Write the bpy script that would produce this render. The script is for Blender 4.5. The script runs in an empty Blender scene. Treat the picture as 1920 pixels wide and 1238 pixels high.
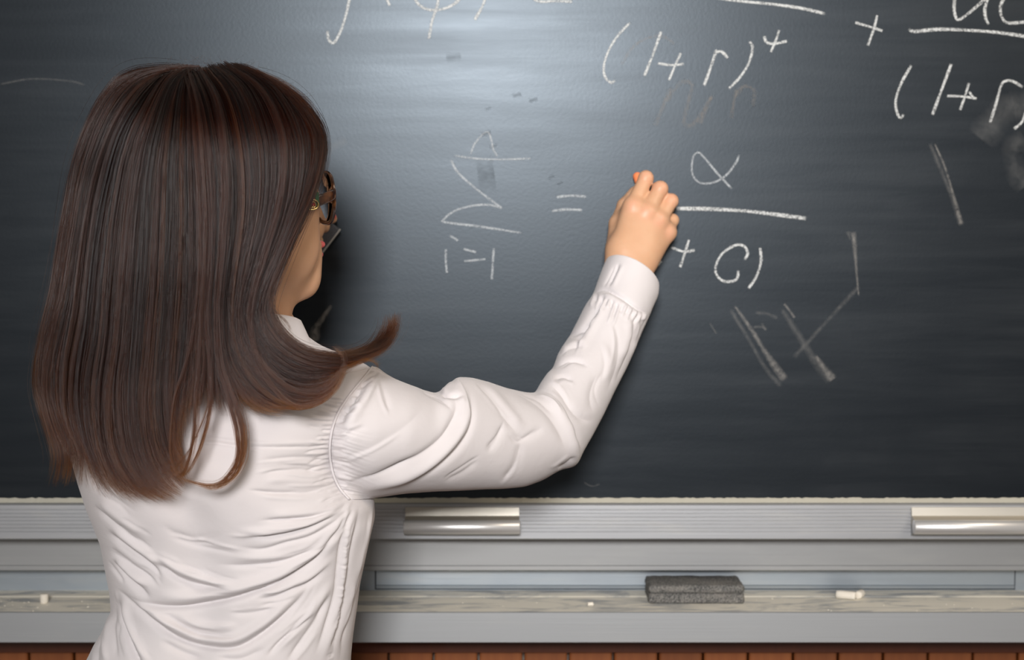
import bpy, bmesh, math, random
import numpy as np
from mathutils import Vector, Matrix

random.seed(7)
RNG = np.random.default_rng(11)
scene = bpy.context.scene
C = scene.collection

# ------------------------------------------------------------------ camera, world, lights
F_PX, CX, CY = 3000.0, 960.0, 619.0
PITCH = math.radians(4.0)
CAM_Z = 1.50
cd = bpy.data.cameras.new('camera')
cam = bpy.data.objects.new('camera', cd)
C.objects.link(cam)
cam.location = (0, 0, CAM_Z)
cam.rotation_euler = (math.radians(90) - PITCH, 0, 0)
cd.sensor_width = 36
cd.lens = F_PX / 1920 * 36
cd.dof.use_dof = True
cd.dof.focus_distance = 1.56
cd.dof.aperture_fstop = 6.3
cd.clip_start = 0.05
scene.camera = cam

w = bpy.data.worlds.new('world')
scene.world = w
w.use_nodes = True
w.node_tree.nodes['Background'].inputs[0].default_value = (1.0, 0.93, 0.85, 1)
w.node_tree.nodes['Background'].inputs[1].default_value = 0.21


def area(name, loc, target, size, energy, color, size_y=None):
    ld = bpy.data.lights.new(name, 'AREA')
    ld.energy = energy
    ld.color = color
    ld.size = size
    if size_y:
        ld.shape = 'RECTANGLE'
        ld.size_y = size_y
    o = bpy.data.objects.new(name, ld)
    C.objects.link(o)
    o.location = loc
    d = Vector(target) - Vector(loc)
    o.rotation_euler = d.to_track_quat('-Z', 'Y').to_euler()
    return o


key = area('key_light', (-0.09, -1.30, CAM_Z + 0.64), (0.10, 1.9, 1.60), 0.46, 11.0, (1.0, 0.98, 0.97))
key.data.spread = math.radians(56)
area('ceiling_light', (1.25, 0.85, 2.45), (-0.1, 1.75, 1.35), 0.9, 11, (1.0, 0.86, 0.70), 0.5)

scene.view_settings.view_transform = 'Standard'
scene.view_settings.look = 'None'
scene.view_settings.gamma = 1
scene.view_settings.use_curve_mapping = False
scene.view_settings.exposure = 0.0

# ------------------------------------------------------------------ projection helpers
CP, SP = math.cos(PITCH), math.sin(PITCH)


def P(px, py, Y):
    """world point seen at pixel (px, py) on the vertical plane y = Y"""
    dx = px - CX
    up = CY - py
    ry = F_PX * CP + up * SP
    rz = -F_PX * SP + up * CP
    t = Y / ry
    return Vector((dx * t, Y, CAM_Z + rz * t))


def Pn(px, py, Y):
    px, py, Y = np.asarray(px, float), np.asarray(py, float), np.asarray(Y, float)
    up = CY - py
    ry = F_PX * CP + up * SP
    rz = -F_PX * SP + up * CP
    t = Y / ry
    return np.stack(np.broadcast_arrays((px - CX) * t, Y, CAM_Z + rz * t), -1)


def proj(v):
    x, y, z = v[:, 0], v[:, 1], v[:, 2] - CAM_Z
    f = y * CP - z * SP
    u = y * SP + z * CP
    return CX + F_PX * x / f, CY - F_PX * u / f


def catmull(pts, n):
    pts = np.asarray(pts, float)
    if len(pts) == 2:
        t = np.linspace(0, 1, n)[:, None]
        return pts[0] * (1 - t) + pts[1] * t
    seg = np.linalg.norm(np.diff(pts[:, :2], axis=0), axis=1)
    cum = np.r_[0, np.cumsum(np.maximum(seg, 1e-6))]
    s = np.linspace(0, cum[-1], n)
    ext = np.vstack([2 * pts[0] - pts[1], pts, 2 * pts[-1] - pts[-2]])
    i = np.clip(np.searchsorted(cum, s, side='right') - 1, 0, len(pts) - 2)
    t = ((s - cum[i]) / (cum[i + 1] - cum[i]))[:, None]
    p0, p1, p2, p3 = ext[i], ext[i + 1], ext[i + 2], ext[i + 3]
    return 0.5 * (2 * p1 + (p2 - p0) * t + (2 * p0 - 5 * p1 + 4 * p2 - p3) * t ** 2 + (3 * p1 - p0 - 3 * p2 + p3) * t ** 3)


# ------------------------------------------------------------------ object helpers
def link(o, parent=None):
    C.objects.link(o)
    if parent is not None:
        o.parent = parent
        o.matrix_parent_inverse = parent.matrix_basis.inverted()
    return o


def tag(o, label=None, cat=None, group=None, kind=None):
    for k, v in (('label', label), ('category', cat), ('group', group), ('kind', kind)):
        if v:
            o[k] = v
    return o


def empty(name, loc, label, cat, group=None):
    o = bpy.data.objects.new(name, None)
    o.location = loc
    o.empty_display_size = 0.05
    C.objects.link(o)
    return tag(o, label, cat, group)


def mesh_obj(name, verts, faces, mat, parent=None, smooth=False, uvs=None):
    me = bpy.data.meshes.new(name)
    verts = np.asarray(verts, float)
    if isinstance(faces, np.ndarray):
        nf, k = faces.shape
        me.vertices.add(len(verts))
        me.vertices.foreach_set('co', verts.ravel())
        me.loops.add(nf * k)
        me.loops.foreach_set('vertex_index', faces.ravel().astype(np.int32))
        me.polygons.add(nf)
        me.polygons.foreach_set('loop_start', (np.arange(nf) * k).astype(np.int32))
        me.update(calc_edges=True)
        me.validate()
    else:
        me.from_pydata([tuple(v) for v in verts], [], [tuple(f) for f in faces])
    if smooth:
        me.polygons.foreach_set('use_smooth', [True] * len(me.polygons))
    if uvs is not None:
        lay = me.uv_layers.new(name='UVMap')
        idx = np.zeros(len(me.loops), np.int32)
        me.loops.foreach_get('vertex_index', idx)
        lay.data.foreach_set('uv', np.asarray(uvs, float)[idx].ravel())
    if mat:
        me.materials.append(mat)
    me.update()
    return link(bpy.data.objects.new(name, me), parent)


def bm_obj(name, bm, mat, parent=None, smooth=False):
    me = bpy.data.meshes.new(name)
    bmesh.ops.recalc_face_normals(bm, faces=bm.faces)
    bm.to_mesh(me)
    bm.free()
    if smooth:
        me.polygons.foreach_set('use_smooth', [True] * len(me.polygons))
    if mat:
        me.materials.append(mat)
    return link(bpy.data.objects.new(name, me), parent)


def box_bm(x0, x1, y0, y1, z0, z1, bevel=0.0, seg=2):
    bm = bmesh.new()
    bmesh.ops.create_cube(bm, size=1)
    for v in bm.verts:
        v.co = Vector(((x0 + x1) / 2 + v.co.x * (x1 - x0), (y0 + y1) / 2 + v.co.y * (y1 - y0), (z0 + z1) / 2 + v.co.z * (z1 - z0)))
    if bevel:
        bmesh.ops.bevel(bm, geom=list(bm.edges), offset=bevel, segments=seg, affect='EDGES', profile=0.5)
    return bm


def extrude_profile(name, prof, x0, x1, mat, parent=None, smooth=False):
    """closed (y, z) profile extruded along x"""
    n = len(prof)
    v = [(x0, y, z) for y, z in prof] + [(x1, y, z) for y, z in prof]
    f = [(i, (i + 1) % n, n + (i + 1) % n, n + i) for i in range(n)]
    f += [tuple(range(n))[::-1], tuple(range(n, 2 * n))]
    bm = bmesh.new()
    vs = [bm.verts.new(c) for c in v]
    for q in f:
        bm.faces.new([vs[i] for i in q])
    return bm_obj(name, bm, mat, parent, smooth)


def tube(name, pts, radii, mat, parent=None, nseg=12, closed=False, flat=None):
    pts = np.asarray(pts, float)
    n = len(pts)
    radii = np.broadcast_to(np.asarray(radii, float), (n,))
    if closed:
        tan = np.roll(pts, -1, 0) - np.roll(pts, 1, 0)
    else:
        tan = np.gradient(pts, axis=0)
    tan /= np.linalg.norm(tan, axis=1)[:, None] + 1e-12
    ref = np.array([0.0, 0.0, 1.0]) if abs(tan[0][2]) < 0.9 else np.array([1.0, 0, 0])
    nrm = np.cross(tan[0], ref)
    nrm /= np.linalg.norm(nrm)
    vs = []
    for i in range(n):
        nrm = nrm - tan[i] * np.dot(nrm, tan[i])
        nrm /= np.linalg.norm(nrm)
        b = np.cross(tan[i], nrm)
        for k in range(nseg):
            a = 2 * math.pi * k / nseg
            off = (math.cos(a) * nrm + math.sin(a) * b) * radii[i]
            vs.append(pts[i] + off)
    fs = []
    rng = n if closed else n - 1
    for i in range(rng):
        j = (i + 1) % n
        for k in range(nseg):
            k2 = (k + 1) % nseg
            fs.append((i * nseg + k, i * nseg + k2, j * nseg + k2, j * nseg + k))
    if not closed:
        fs.append(tuple(range(nseg))[::-1])
        fs.append(tuple((n - 1) * nseg + k for k in range(nseg)))
    return mesh_obj(name, vs, fs, mat, parent, True)


# ------------------------------------------------------------------ materials
class NT:
    def __init__(self, name):
        self.m = bpy.data.materials.new(name)
        self.m.use_nodes = True
        self.t = self.m.node_tree
        self.b = self.t.nodes['Principled BSDF']
        self.out = self.t.nodes['Material Output']

    def n(self, typ, **kw):
        nd = self.t.nodes.new(typ)
        for k, v in kw.items():
            if k.startswith('i_'):
                nd.inputs[k[2:].replace('_', ' ')].default_value = v
            else:
                setattr(nd, k, v)
        return nd

    def l(self, a, b):
        self.t.links.new(a, b)

    def coord(self, scale=(1, 1, 1), out='Object'):
        tc = self.n('ShaderNodeTexCoord')
        mp = self.n('ShaderNodeMapping')
        mp.inputs['Scale'].default_value = scale
        self.l(tc.outputs[out], mp.inputs['Vector'])
        return mp.outputs['Vector']

    def noise(self, vec, scale, detail=4, rough=0.55, dist=0.0):
        nd = self.n('ShaderNodeTexNoise')
        nd.inputs['Scale'].default_value = scale
        nd.inputs['Detail'].default_value = detail
        nd.inputs['Roughness'].default_value = rough
        nd.inputs['Distortion'].default_value = dist
        self.l(vec, nd.inputs['Vector'])
        return nd.outputs['Fac']

    def ramp(self, fac, stops):
        nd = self.n('ShaderNodeValToRGB')
        el = nd.color_ramp.elements
        while len(el) < len(stops):
            el.new(0.5)
        for e, (p, c) in zip(el, stops):
            e.position = p
            e.color = c if len(c) == 4 else (*c, 1)
        self.l(fac, nd.inputs['Fac'])
        return nd.outputs['Color']

    def math(self, op, a, b=None, c=None):
        nd = self.n('ShaderNodeMath', operation=op)
        for i, x in enumerate((a, b, c)):
            if x is None:
                continue
            if isinstance(x, (int, float)):
                nd.inputs[i].default_value = x
            else:
                self.l(x, nd.inputs[i])
        return nd.outputs[0]

    def mix(self, fac, a, b):
        nd = self.n('ShaderNodeMix', data_type='RGBA')
        for s, x in ((nd.inputs[0], fac), (nd.inputs[6], a), (nd.inputs[7], b)):
            if isinstance(x, (int, float)):
                s.default_value = x
            elif isinstance(x, tuple):
                s.default_value = x if len(x) == 4 else (*x, 1)
            else:
                self.l(x, s)
        return nd.outputs[2]

    def bump(self, h, strength, dist=0.001):
        nd = self.n('ShaderNodeBump')
        nd.inputs['Strength'].default_value = strength
        nd.inputs['Distance'].default_value = dist
        self.l(h, nd.inputs['Height'])
        self.l(nd.outputs['Normal'], self.b.inputs['Normal'])

    def set(self, **kw):
        names = {'color': 'Base Color', 'rough': 'Roughness', 'metal': 'Metallic', 'spec': 'Specular IOR Level',
                 'sss': 'Subsurface Weight', 'alpha': 'Alpha', 'trans': 'Transmission Weight', 'coat': 'Coat Weight',
                 'sheen': 'Sheen Weight', 'ior': 'IOR'}
        for k, v in kw.items():
            s = self.b.inputs[names[k]]
            if isinstance(v, (int, float)):
                s.default_value = v
            elif isinstance(v, tuple):
                s.default_value = v if len(v) == 4 else (*v, 1)
            else:
                self.l(v, s)
        return self


def mat_board():
    m = NT('slate')
    v = m.coord((1, 1, 1))
    vs = m.coord((0.7, 1, 9))
    streak = m.noise(vs, 5, 6, 0.6, 0.3)
    cloud = m.noise(v, 3.2, 5, 0.6, 0.4)
    mott = m.noise(v, 240, 2, 0.6)
    dust = m.math('MULTIPLY', m.ramp(streak, [(0.38, (0, 0, 0)), (0.75, (1, 1, 1))]), m.ramp(cloud, [(0.4, (0.1, 0.1, 0.1)), (0.7, (1, 1, 1))]))
    base = m.mix(m.math('MULTIPLY', dust, 0.16), (0.0055, 0.0068, 0.0092), (0.085, 0.088, 0.090))
    vsp = m.n('ShaderNodeTexVoronoi')
    vsp.inputs['Scale'].default_value = 7.0
    m.l(m.coord((1, 1, 1)), vsp.inputs['Vector'])
    m.set(color=base, spec=0.45)
    m.b.inputs['Specular Tint'].default_value = (0.76, 0.885, 1.0, 1)
    m.set(rough=m.math('ADD', m.math('ADD', 0.275, m.math('MULTIPLY', streak, 0.10)), m.math('MULTIPLY', cloud, 0.05)))
    m.bump(mott, 0.12, 0.0004)
    return m.m


def mat_chalk(name, col, lo, hi, seed=0.0, edge=2.0, strength=1.0, grain=420):
    m = NT(name)
    tc = m.n('ShaderNodeTexCoord')
    uv = m.n('ShaderNodeSeparateXYZ')
    m.l(tc.outputs['UV'], uv.inputs[0])
    v = m.coord((1, 1, 1))
    nz = m.noise(v, grain, 3, 0.7)
    big = m.noise(v, 60, 2, 0.5)
    # 0 at the stroke's edges, 1 along its middle
    e = m.math('SUBTRACT', 1.0, m.math('ABSOLUTE', m.math('SUBTRACT', m.math('MULTIPLY', uv.outputs['Y'], 2.0), 1.0)))
    e = m.math('MINIMUM', m.math('MULTIPLY', e, edge), 1.0)
    eu = m.math('MULTIPLY', m.math('SUBTRACT', 0.5, m.math('ABSOLUTE', m.math('SUBTRACT', uv.outputs['X'], 0.5))), 30.0)
    eu = m.math('MINIMUM', eu, 1.0)
    a = m.math('ADD', m.math('MULTIPLY', nz, 0.75), m.math('MULTIPLY', big, 0.25))
    mr = m.n('ShaderNodeMapRange')
    m.l(a, mr.inputs[0])
    mr.inputs[1].default_value = lo
    mr.inputs[2].default_value = hi
    al = m.math('MULTIPLY', m.math('MULTIPLY', mr.outputs[0], m.math('MULTIPLY', e, eu)), strength)
    m.set(color=col, rough=0.95, spec=0.1, alpha=al)
    return m.m


def mat_alu(name, col=(0.56, 0.56, 0.55), metal=0.75, rough=0.42, dust=0.3):
    m = NT(name)
    g = m.noise(m.coord((0.6, 60, 60)), 9, 4, 0.6)
    d = m.noise(m.coord((4, 14, 22)), 2.0, 6, 0.62, 0.5)
    base = m.mix(m.math('MULTIPLY', g, 0.3), col, tuple(c * 0.72 for c in col))
    base = m.mix(m.math('MULTIPLY', m.ramp(d, [(0.52, (0, 0, 0)), (0.72, (1, 1, 1))]), dust), base, (0.55, 0.54, 0.50))
    m.set(color=base, metal=metal, rough=m.math('ADD', rough, m.math('MULTIPLY', d, 0.15)))
    m.bump(g, 0.15, 0.0006)
    return m.m


def mat_tray():
    m = NT('dusty_tray')
    d = m.noise(m.coord((5, 16, 1)), 2.1, 6, 0.6, 0.8)
    fine = m.noise(m.coord((1, 1, 1)), 160, 4, 0.7)
    k = m.ramp(d, [(0.38, (0, 0, 0)), (0.52, (1, 1, 1))])
    base = m.mix(k, (0.30, 0.32, 0.34), (0.80, 0.76, 0.66))
    base = m.mix(m.math('MULTIPLY', fine, 0.35), base, (0.8, 0.78, 0.72))
    m.set(color=base, metal=0.15, rough=0.7)
    m.bump(fine, 0.3, 0.001)
    return m.m


def mat_wood(name, c0, c1):
    m = NT(name)
    v = m.coord((6, 6, 0.5))
    g = m.noise(v, 14, 6, 0.62, 1.2)
    oi = m.n('ShaderNodeObjectInfo')
    base = m.mix(g, c0, c1)
    base = m.mix(m.math('MULTIPLY', oi.outputs['Random'], 0.45), base, tuple(c * 0.45 for c in c0))
    m.set(color=base, rough=0.42, coat=0.25)
    m.bump(g, 0.2, 0.001)
    return m.m


def mat_felt():
    m = NT('felt')
    a = m.noise(m.coord((1, 1, 1)), 700, 4, 0.75)
    b = m.noise(m.coord((1, 1, 3)), 45, 4, 0.6)
    base = m.mix(m.ramp(a, [(0.42, (0, 0, 0)), (0.62, (1, 1, 1))]), (0.05, 0.052, 0.055), (0.36, 0.35, 0.33))
    base = m.mix(m.math('MULTIPLY', m.ramp(b, [(0.45, (0, 0, 0)), (0.7, (1, 1, 1))]), 0.55), base, (0.33, 0.31, 0.28))
    m.set(color=base, rough=0.95, spec=0.1)
    m.bump(a, 0.8, 0.002)
    return m.m


def mat_plain(name, col, rough=0.5, metal=0.0, **kw):
    m = NT(name)
    m.set(color=col, rough=rough, metal=metal, **kw)
    return m.m


def mat_skin():
    m = NT('skin')
    at = m.n('ShaderNodeAttribute', attribute_name='tint')
    sep = m.n('ShaderNodeSeparateColor')
    m.l(at.outputs['Color'], sep.inputs[0])
    n1 = m.noise(m.coord((1, 1, 1)), 45, 4, 0.6)
    n2 = m.noise(m.coord((1, 1, 1)), 900, 3, 0.6)
    base = m.mix(n1, (0.58, 0.325, 0.19), (0.655, 0.39, 0.24))
    base = m.mix(m.math('MULTIPLY', sep.outputs[2], 0.5), base, (0.80, 0.35, 0.24))   # knuckle redness
    base = m.mix(sep.outputs[0], base, (0.62, 0.12, 0.12))                             # lips
    base = m.mix(sep.outputs[1], base, (0.66, 0.05, 0.07))                             # nail polish
    m.set(color=base, rough=0.42, sss=0.12, spec=0.4)
    m.b.inputs['Subsurface Radius'].default_value = (0.9, 0.35, 0.2)
    m.b.inputs['Subsurface Scale'].default_value = 0.006
    m.bump(n2, 0.12, 0.0004)
    return m.m


def mat_shirt():
    m = NT('white_cotton')
    weave = m.n('ShaderNodeTexWave', wave_type='BANDS', bands_direction='DIAGONAL')
    weave.inputs['Scale'].default_value = 700
    weave.inputs['Distortion'].default_value = 1.5
    m.l(m.coord((1, 1, 1)), weave.inputs['Vector'])
    n1 = m.noise(m.coord((1, 1, 1)), 26, 5, 0.55, 0.5)
    n2 = m.noise(m.coord((1, 0.6, 1.7)), 8, 3, 0.5, 1.0)
    base = m.mix(n2, (0.64, 0.60, 0.605), (0.69, 0.655, 0.66))
    h = m.math('ADD', m.math('MULTIPLY', weave.outputs['Fac'], 0.04), m.math('ADD', n1, m.math('MULTIPLY', m.noise(m.coord((1, 1, 1)), 95, 4, 0.6, 0.8), 0.22)))
    m.set(color=base, rough=0.8, spec=0.2, sheen=0.15)
    m.bump(h, 0.22, 0.004)
    return m.m


M_board = mat_board()
M_chalk = mat_chalk('chalk_line', (0.60, 0.62, 0.62), 0.33, 0.56, edge=1.9)
M_faint = mat_chalk('chalk_faint', (0.58, 0.62, 0.65), 0.30, 0.62, edge=1.7, strength=0.75)
M_brown = mat_chalk('chalk_brown', (0.42, 0.36, 0.30), 0.40, 0.72, edge=1.4, strength=0.34)
M_smear = mat_chalk('chalk_smear', (0.50, 0.48, 0.45), 0.30, 0.80, edge=1.2, strength=0.55, grain=160)
M_smear2 = mat_chalk('chalk_smear_weak', (0.46, 0.45, 0.43), 0.25, 0.85, edge=1.0, strength=0.26, grain=160)
M_cloud = mat_chalk('chalk_cloud', (0.45, 0.45, 0.44), 0.30, 0.85, edge=1.0, strength=0.22, grain=30)
M_alu = mat_alu('aluminium', (0.47, 0.48, 0.50))
M_alu2 = mat_alu('aluminium_rear', (0.40, 0.405, 0.41), 0.7, 0.45, 0.15)
M_aluback = mat_alu('aluminium_channel', (0.42, 0.47, 0.52), 0.75, 0.35, 0.25)
M_grip = mat_alu('polished_grip', (0.80, 0.79, 0.78), 0.6, 0.28, 0.12)
M_plate = mat_alu('handle_plate', (0.55, 0.52, 0.46), 0.8, 0.38, 0.05)
M_lip = mat_alu('tray_lip', (0.44, 0.455, 0.47), 0.6, 0.5, 0.12)
M_tray = mat_tray()
M_wood = mat_wood('varnished_wood', (0.20, 0.050, 0.012), (0.36, 0.115, 0.03))
M_wood2 = mat_wood('dark_wood_rail', (0.10, 0.022, 0.008), (0.19, 0.05, 0.018))
M_felt = mat_felt()
M_skin = mat_skin()
M_shirt = mat_shirt()

# ------------------------------------------------------------------ setting
YB = 1.95          # face of the writing surface
wall = bm_obj('wall_front', box_bm(-1.6, 1.6, 2.075, 2.17, 0.0, 3.0), mat_plain('plaster', (0.62, 0.60, 0.55), 0.9))
tag(wall, kind='structure')
fl = bm_obj('floor', box_bm(-1.6, 1.6, -1.2, 2.17, -0.06, 0.0), mat_wood('floor_boards', (0.20, 0.11, 0.06), (0.32, 0.19, 0.11)))
tag(fl, kind='structure')

z_lipbot = P(960, 1207, 1.845).z
YW = 2.03
z_rail0 = P(960, 1228, YW - 0.012).z
rail = extrude_profile('trim_1', [(YW - 0.004, z_rail0), (YW - 0.012, z_rail0 + 0.003), (YW - 0.012, z_rail0 + 0.022), (YW - 0.006, z_rail0 + 0.03), (2.075, z_rail0 + 0.03), (2.075, z_rail0)], -1.5, 1.5, M_wood2)
tag(rail, kind='structure')
# planks of the wainscot under the tray, each a piece of its own
x_ref = P(897, 1235, YW).x
pitch = P(981.3, 1235, YW).x - x_ref
pl = box_bm(-pitch / 2 + 0.0012, pitch / 2 - 0.0012, YW, YW + 0.03, 0.02, z_rail0 + 0.002, 0.003, 2)
plank0 = None
for k in range(-28, 28):
    xx = x_ref + (k + 0.5) * pitch
    if abs(xx) > 1.47:
        continue
    if plank0 is None:
        plank0 = bm_obj('plank', pl, M_wood, wall)
        o = plank0
    else:
        o = plank0.copy()
        C.objects.link(o)
    o.location = (xx, random.uniform(-0.0012, 0.0012), 0)

# ------------------------------------------------------------------ front sliding chalkboard
board = empty('chalkboard', (0, YB, P(960, 937, YB).z), 'dark slate chalkboard carrying the white chalk formula, framed below by a brushed aluminium rail', 'chalkboard')
z_b = P(960, 939, YB).z
x_l, x_r = -1.5, 1.5
bm_obj('writing_surface', box_bm(x_l, x_r, YB, YB + 0.012, z_b - 0.01, 2.12, 0.0), M_board, board)
Yr = YB - 0.012
zt, zb_ = P(960, 946, Yr).z, P(960, 1012.5, Yr).z
prof = [(YB + 0.02, zt + 0.004), (YB - 0.001, zt + 0.0035), (YB - 0.002, zt + 0.001), (Yr + 0.0015, zt), (Yr, zt - 0.0012)]
ng = 7
for i in range(ng):          # fine extruded grooves
    za = zt - 0.006 - (zt - zb_ - 0.012) * i / ng
    prof += [(Yr, za), (Yr + 0.0005, za - 0.0006), (Yr + 0.0005, za - 0.0011), (Yr, za - 0.0017)]
prof += [(Yr, zb_ + 0.0015), (Yr + 0.0015, zb_), (YB + 0.02, zb_)]
extrude_profile('bottom_rail', prof, x_l, x_r, M_alu, board)
# crust of chalk on the seam between slate and rail
xs = np.linspace(x_l, x_r, 720)
cr_v, cr_f = [], []
for i, x in enumerate(xs):
    h = 0.0022 + 0.0014 * RNG.random()
    cr_v += [(x, YB - 0.0045, zt + 0.0005), (x, YB - 0.0005, zt + 0.0030 + h)]
    if i:
        cr_f.append((2 * i - 2, 2 * i, 2 * i + 1, 2 * i - 1))
cr = mesh_obj('chalk_crust', cr_v, cr_f, mat_plain('crust', (0.45, 0.43, 0.36), 0.9), board)
cr['kind'] = 'stuff'


def handle(pxa, pxb):
    root = bpy.data.objects.new('handle', None)
    Yh = Yr - 0.018
    link(root, board)
    xa, xb = P(pxa, 990, Yh).x, P(pxb, 990, Yh).x
    zc = P(960, 989, Yh).z
    r = 0.0088
    z1 = P(960, 951, Yr).z
    pr = [(Yr, z1), (Yr - 0.003, z1), (Yr - 0.005, z1 - 0.010), (Yh - 0.002, zc + r - 0.001), (Yh + 0.004, zc - 0.002), (Yr, zc - 0.002)]
    extrude_profile('handle_plate', pr, xa + 0.001, xb - 0.001, M_plate, root)
    n = 20
    pr = [(Yh + r * 0.95 * math.cos(2 * math.pi * k / n), zc + r * math.sin(2 * math.pi * k / n)) for k in range(n)]
    g = extrude_profile('handle_grip', pr, xa, xb, M_grip, root, True)
    mod = g.modifiers.new('b', 'BEVEL')
    mod.width = 0.0008
    mod.limit_method = 'ANGLE'
    mod.angle_limit = math.radians(60)
    extrude_profile('handle_foot', [(Yr, zc - r - 0.004), (Yr - 0.004, zc - r - 0.004), (Yh + 0.004, zc - r + 0.002), (Yr, zc + 0.002)], xa + 0.001, xb - 0.001, M_alu2, root)
    return root


handle(757, 975)
handle(1713, 1932)

# ---- chalk marks: thin layers of chalk on the slate
lay_n = [0]


def stroke(name, lines, mat, width=7.0, taper=None):
    vs, fs, uvs = [], [], []
    for ln in lines:
        ln = np.asarray(ln, float)
        L = np.sum(np.linalg.norm(np.diff(ln[:, :2], axis=0), axis=1))
        n = max(6, int(L / 3))
        c = catmull(ln, n)
        t = np.gradient(c, axis=0)
        t /= np.linalg.norm(t, axis=1)[:, None] + 1e-9
        nr = np.stack([-t[:, 1], t[:, 0]], 1)
        s = np.linspace(0, 1, n)
        wv = width * (1 + 0.10 * np.sin(s * 9 + len(vs)) + RNG.normal(0, 0.05, n))
        if taper:
            wv *= taper[0] * (1 - s) + taper[1] * s
        # direction of the stroke changes its width a little, as a worn chalk does
        wv = wv[:, None]
        lay_n[0] += 1
        Y = YB - 0.0003 - 0.00001 * (lay_n[0] % 40)
        a, b = c + nr * wv / 2, c - nr * wv / 2
        pa, pb = Pn(a[:, 0], a[:, 1], Y), Pn(b[:, 0], b[:, 1], Y)
        base = len(vs)
        for i in range(n):
            vs += [pa[i], pb[i]]
            uvs += [(s[i], 0), (s[i], 1)]
            if i:
                q = base + 2 * i
                fs.append((q - 2, q - 1, q + 1, q))
    return mesh_obj(name, vs, fs, mat, board, False, uvs)


WHITE = [
    ('chalk_integral_sign', [[(662, -40), (655, 0), (648, 30), (638, 60), (626, 80), (617, 75), (613, 57)]], 6.5),
    ('chalk_parenthesis', [[(722, -30), (723, -8), (731, 11)]], 6),
    ('chalk_greek_letter', [[(776, -18), (781, 3), (795, 15), (813, 19), (836, 15), (856, 4), (872, -18)], [(824, -25), (820, 10), (810, 40), (804, 74)]], 6.5),
    ('chalk_parenthesis', [[(914, -20), (906, 8), (890, 38)]], 6.5),
    ('chalk_equals_sign', [[(1000, -1), (1015, 3), (1040, 2), (1074, 3)], [(1010, -24), (1072, -22)]], 6),
    ('chalk_fraction_bar', [[(1290, -12), (1380, 1), (1440, 7), (1500, 15), (1548, 26)]], 7),
    ('chalk_parenthesis', [[(1182, 42), (1160, 65), (1141, 95), (1132, 125), (1135, 145), (1146, 155), (1154, 150)]], 5.5),
    ('chalk_numeral', [[(1240, 58), (1225, 100), (1208, 143)]], 6),
    ('chalk_plus_sign', [[(1233, 119), (1260, 122), (1283, 120)], [(1277, 99), (1265, 125), (1254, 151)]], 5.5),
    ('chalk_letter', [[(1320, 161), (1333, 125), (1342, 98), (1345, 94)], [(1342, 98), (1353, 97), (1365, 109)]], 6.5),
    ('chalk_parenthesis', [[(1405, 77), (1411, 90), (1404, 118), (1388, 144), (1366, 167)]], 6),
    ('chalk_exponent', [[(1433, 67), (1437, 79), (1452, 82), (1476, 77)], [(1461, 56), (1455, 75), (1445, 98)]], 6),
    ('chalk_plus_sign', [[(1603, 42), (1630, 50), (1655, 58)], [(1645, 28), (1638, 55), (1627, 86)]], 6),
    ('chalk_fraction_bar', [[(1703, 54), (1715, 59), (1760, 55), (1820, 57), (1880, 62), (1945, 72)]], 7.5),
    ('chalk_letter', [[(1791, -12), (1789, 15), (1792, 32), (1798, 37), (1816, 25), (1845, 0), (1855, -10)], [(1857, -14), (1847, 14), (1848, 34), (1854, 46)]], 7),
    ('chalk_letter', [[(1888, -14), (1876, 12), (1879, 33), (1891, 43), (1925, 41)]], 7),
    ('chalk_parenthesis', [[(1709, 122), (1691, 154), (1680, 185), (1681, 208), (1688, 221), (1695, 214)]], 6),
    ('chalk_numeral', [[(1784, 119), (1765, 170), (1748, 216)]], 6.5),
    ('chalk_plus_sign', [[(1775, 180), (1805, 181), (1832, 185)], [(1817, 155), (1810, 178), (1800, 207)], [(1817, 172), (1826, 184)]], 5.5),
    ('chalk_letter', [[(1856, 231), (1866, 200), (1877, 161), (1886, 152), (1900, 153), (1918, 164)]], 6.5),
    ('chalk_parenthesis', [[(1926, 205), (1916, 229), (1901, 242)]], 6.5),
    ('chalk_fraction_bar', [[(1266, 391), (1330, 392), (1400, 396), (1460, 403), (1513, 410)]], 8.5),
    ('chalk_plus_sign', [[(1258, 464), (1283, 472), (1303, 469)], [(1292, 449), (1284, 475), (1275, 502)]], 6),
    ('chalk_letter', [[(1396, 488), (1402, 475), (1395, 462), (1379, 460), (1355, 475), (1343, 496), (1343, 514), (1356, 527), (1375, 527), (1383, 520), (1384, 506)]], 6),
    ('chalk_parenthesis', [[(1425, 464), (1427, 490), (1418, 519), (1403, 542)]], 6),
    ('chalk_fragment', [[(1232, 498), (1240, 489)]], 6),
]
FAINT = [
    ('chalk_letter', [[(882, 290), (890, 270), (905, 252), (915, 248), (921, 262), (925, 280), (933, 294)]], 4.5),
    ('chalk_bar', [[(852, 292), (900, 298), (950, 299), (997, 297)]], 4.5),
    ('chalk_summation_sign', [[(845, 299), (860, 325), (900, 360), (942, 391)], [(942, 391), (915, 384), (880, 387), (850, 397), (831, 413), (836, 417), (900, 425), (979, 437)]], 5.5),
    ('chalk_letter', [[(843, 442), (859, 451)], [(836, 467), (836, 490), (838, 512)]], 5.5),
    ('chalk_equals_sign', [[(869, 467), (893, 473)], [(870, 490), (911, 486)]], 5.5),
    ('chalk_numeral', [[(926, 465), (924, 495), (922, 525)]], 5.5),
    ('chalk_equals_sign', [[(1043, 370), (1070, 367), (1099, 369)], [(1034, 396), (1060, 393), (1092, 394)]], 6),
    ('chalk_greek_letter', [[(1386, 289), (1380, 305), (1360, 330), (1335, 343), (1311, 342), (1298, 325), (1299, 297), (1308, 286), (1320, 295), (1345, 325), (1373, 355)]], 5),
]
for nm, ln, wd in WHITE:
    stroke(nm, ln, M_chalk, wd)
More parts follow.
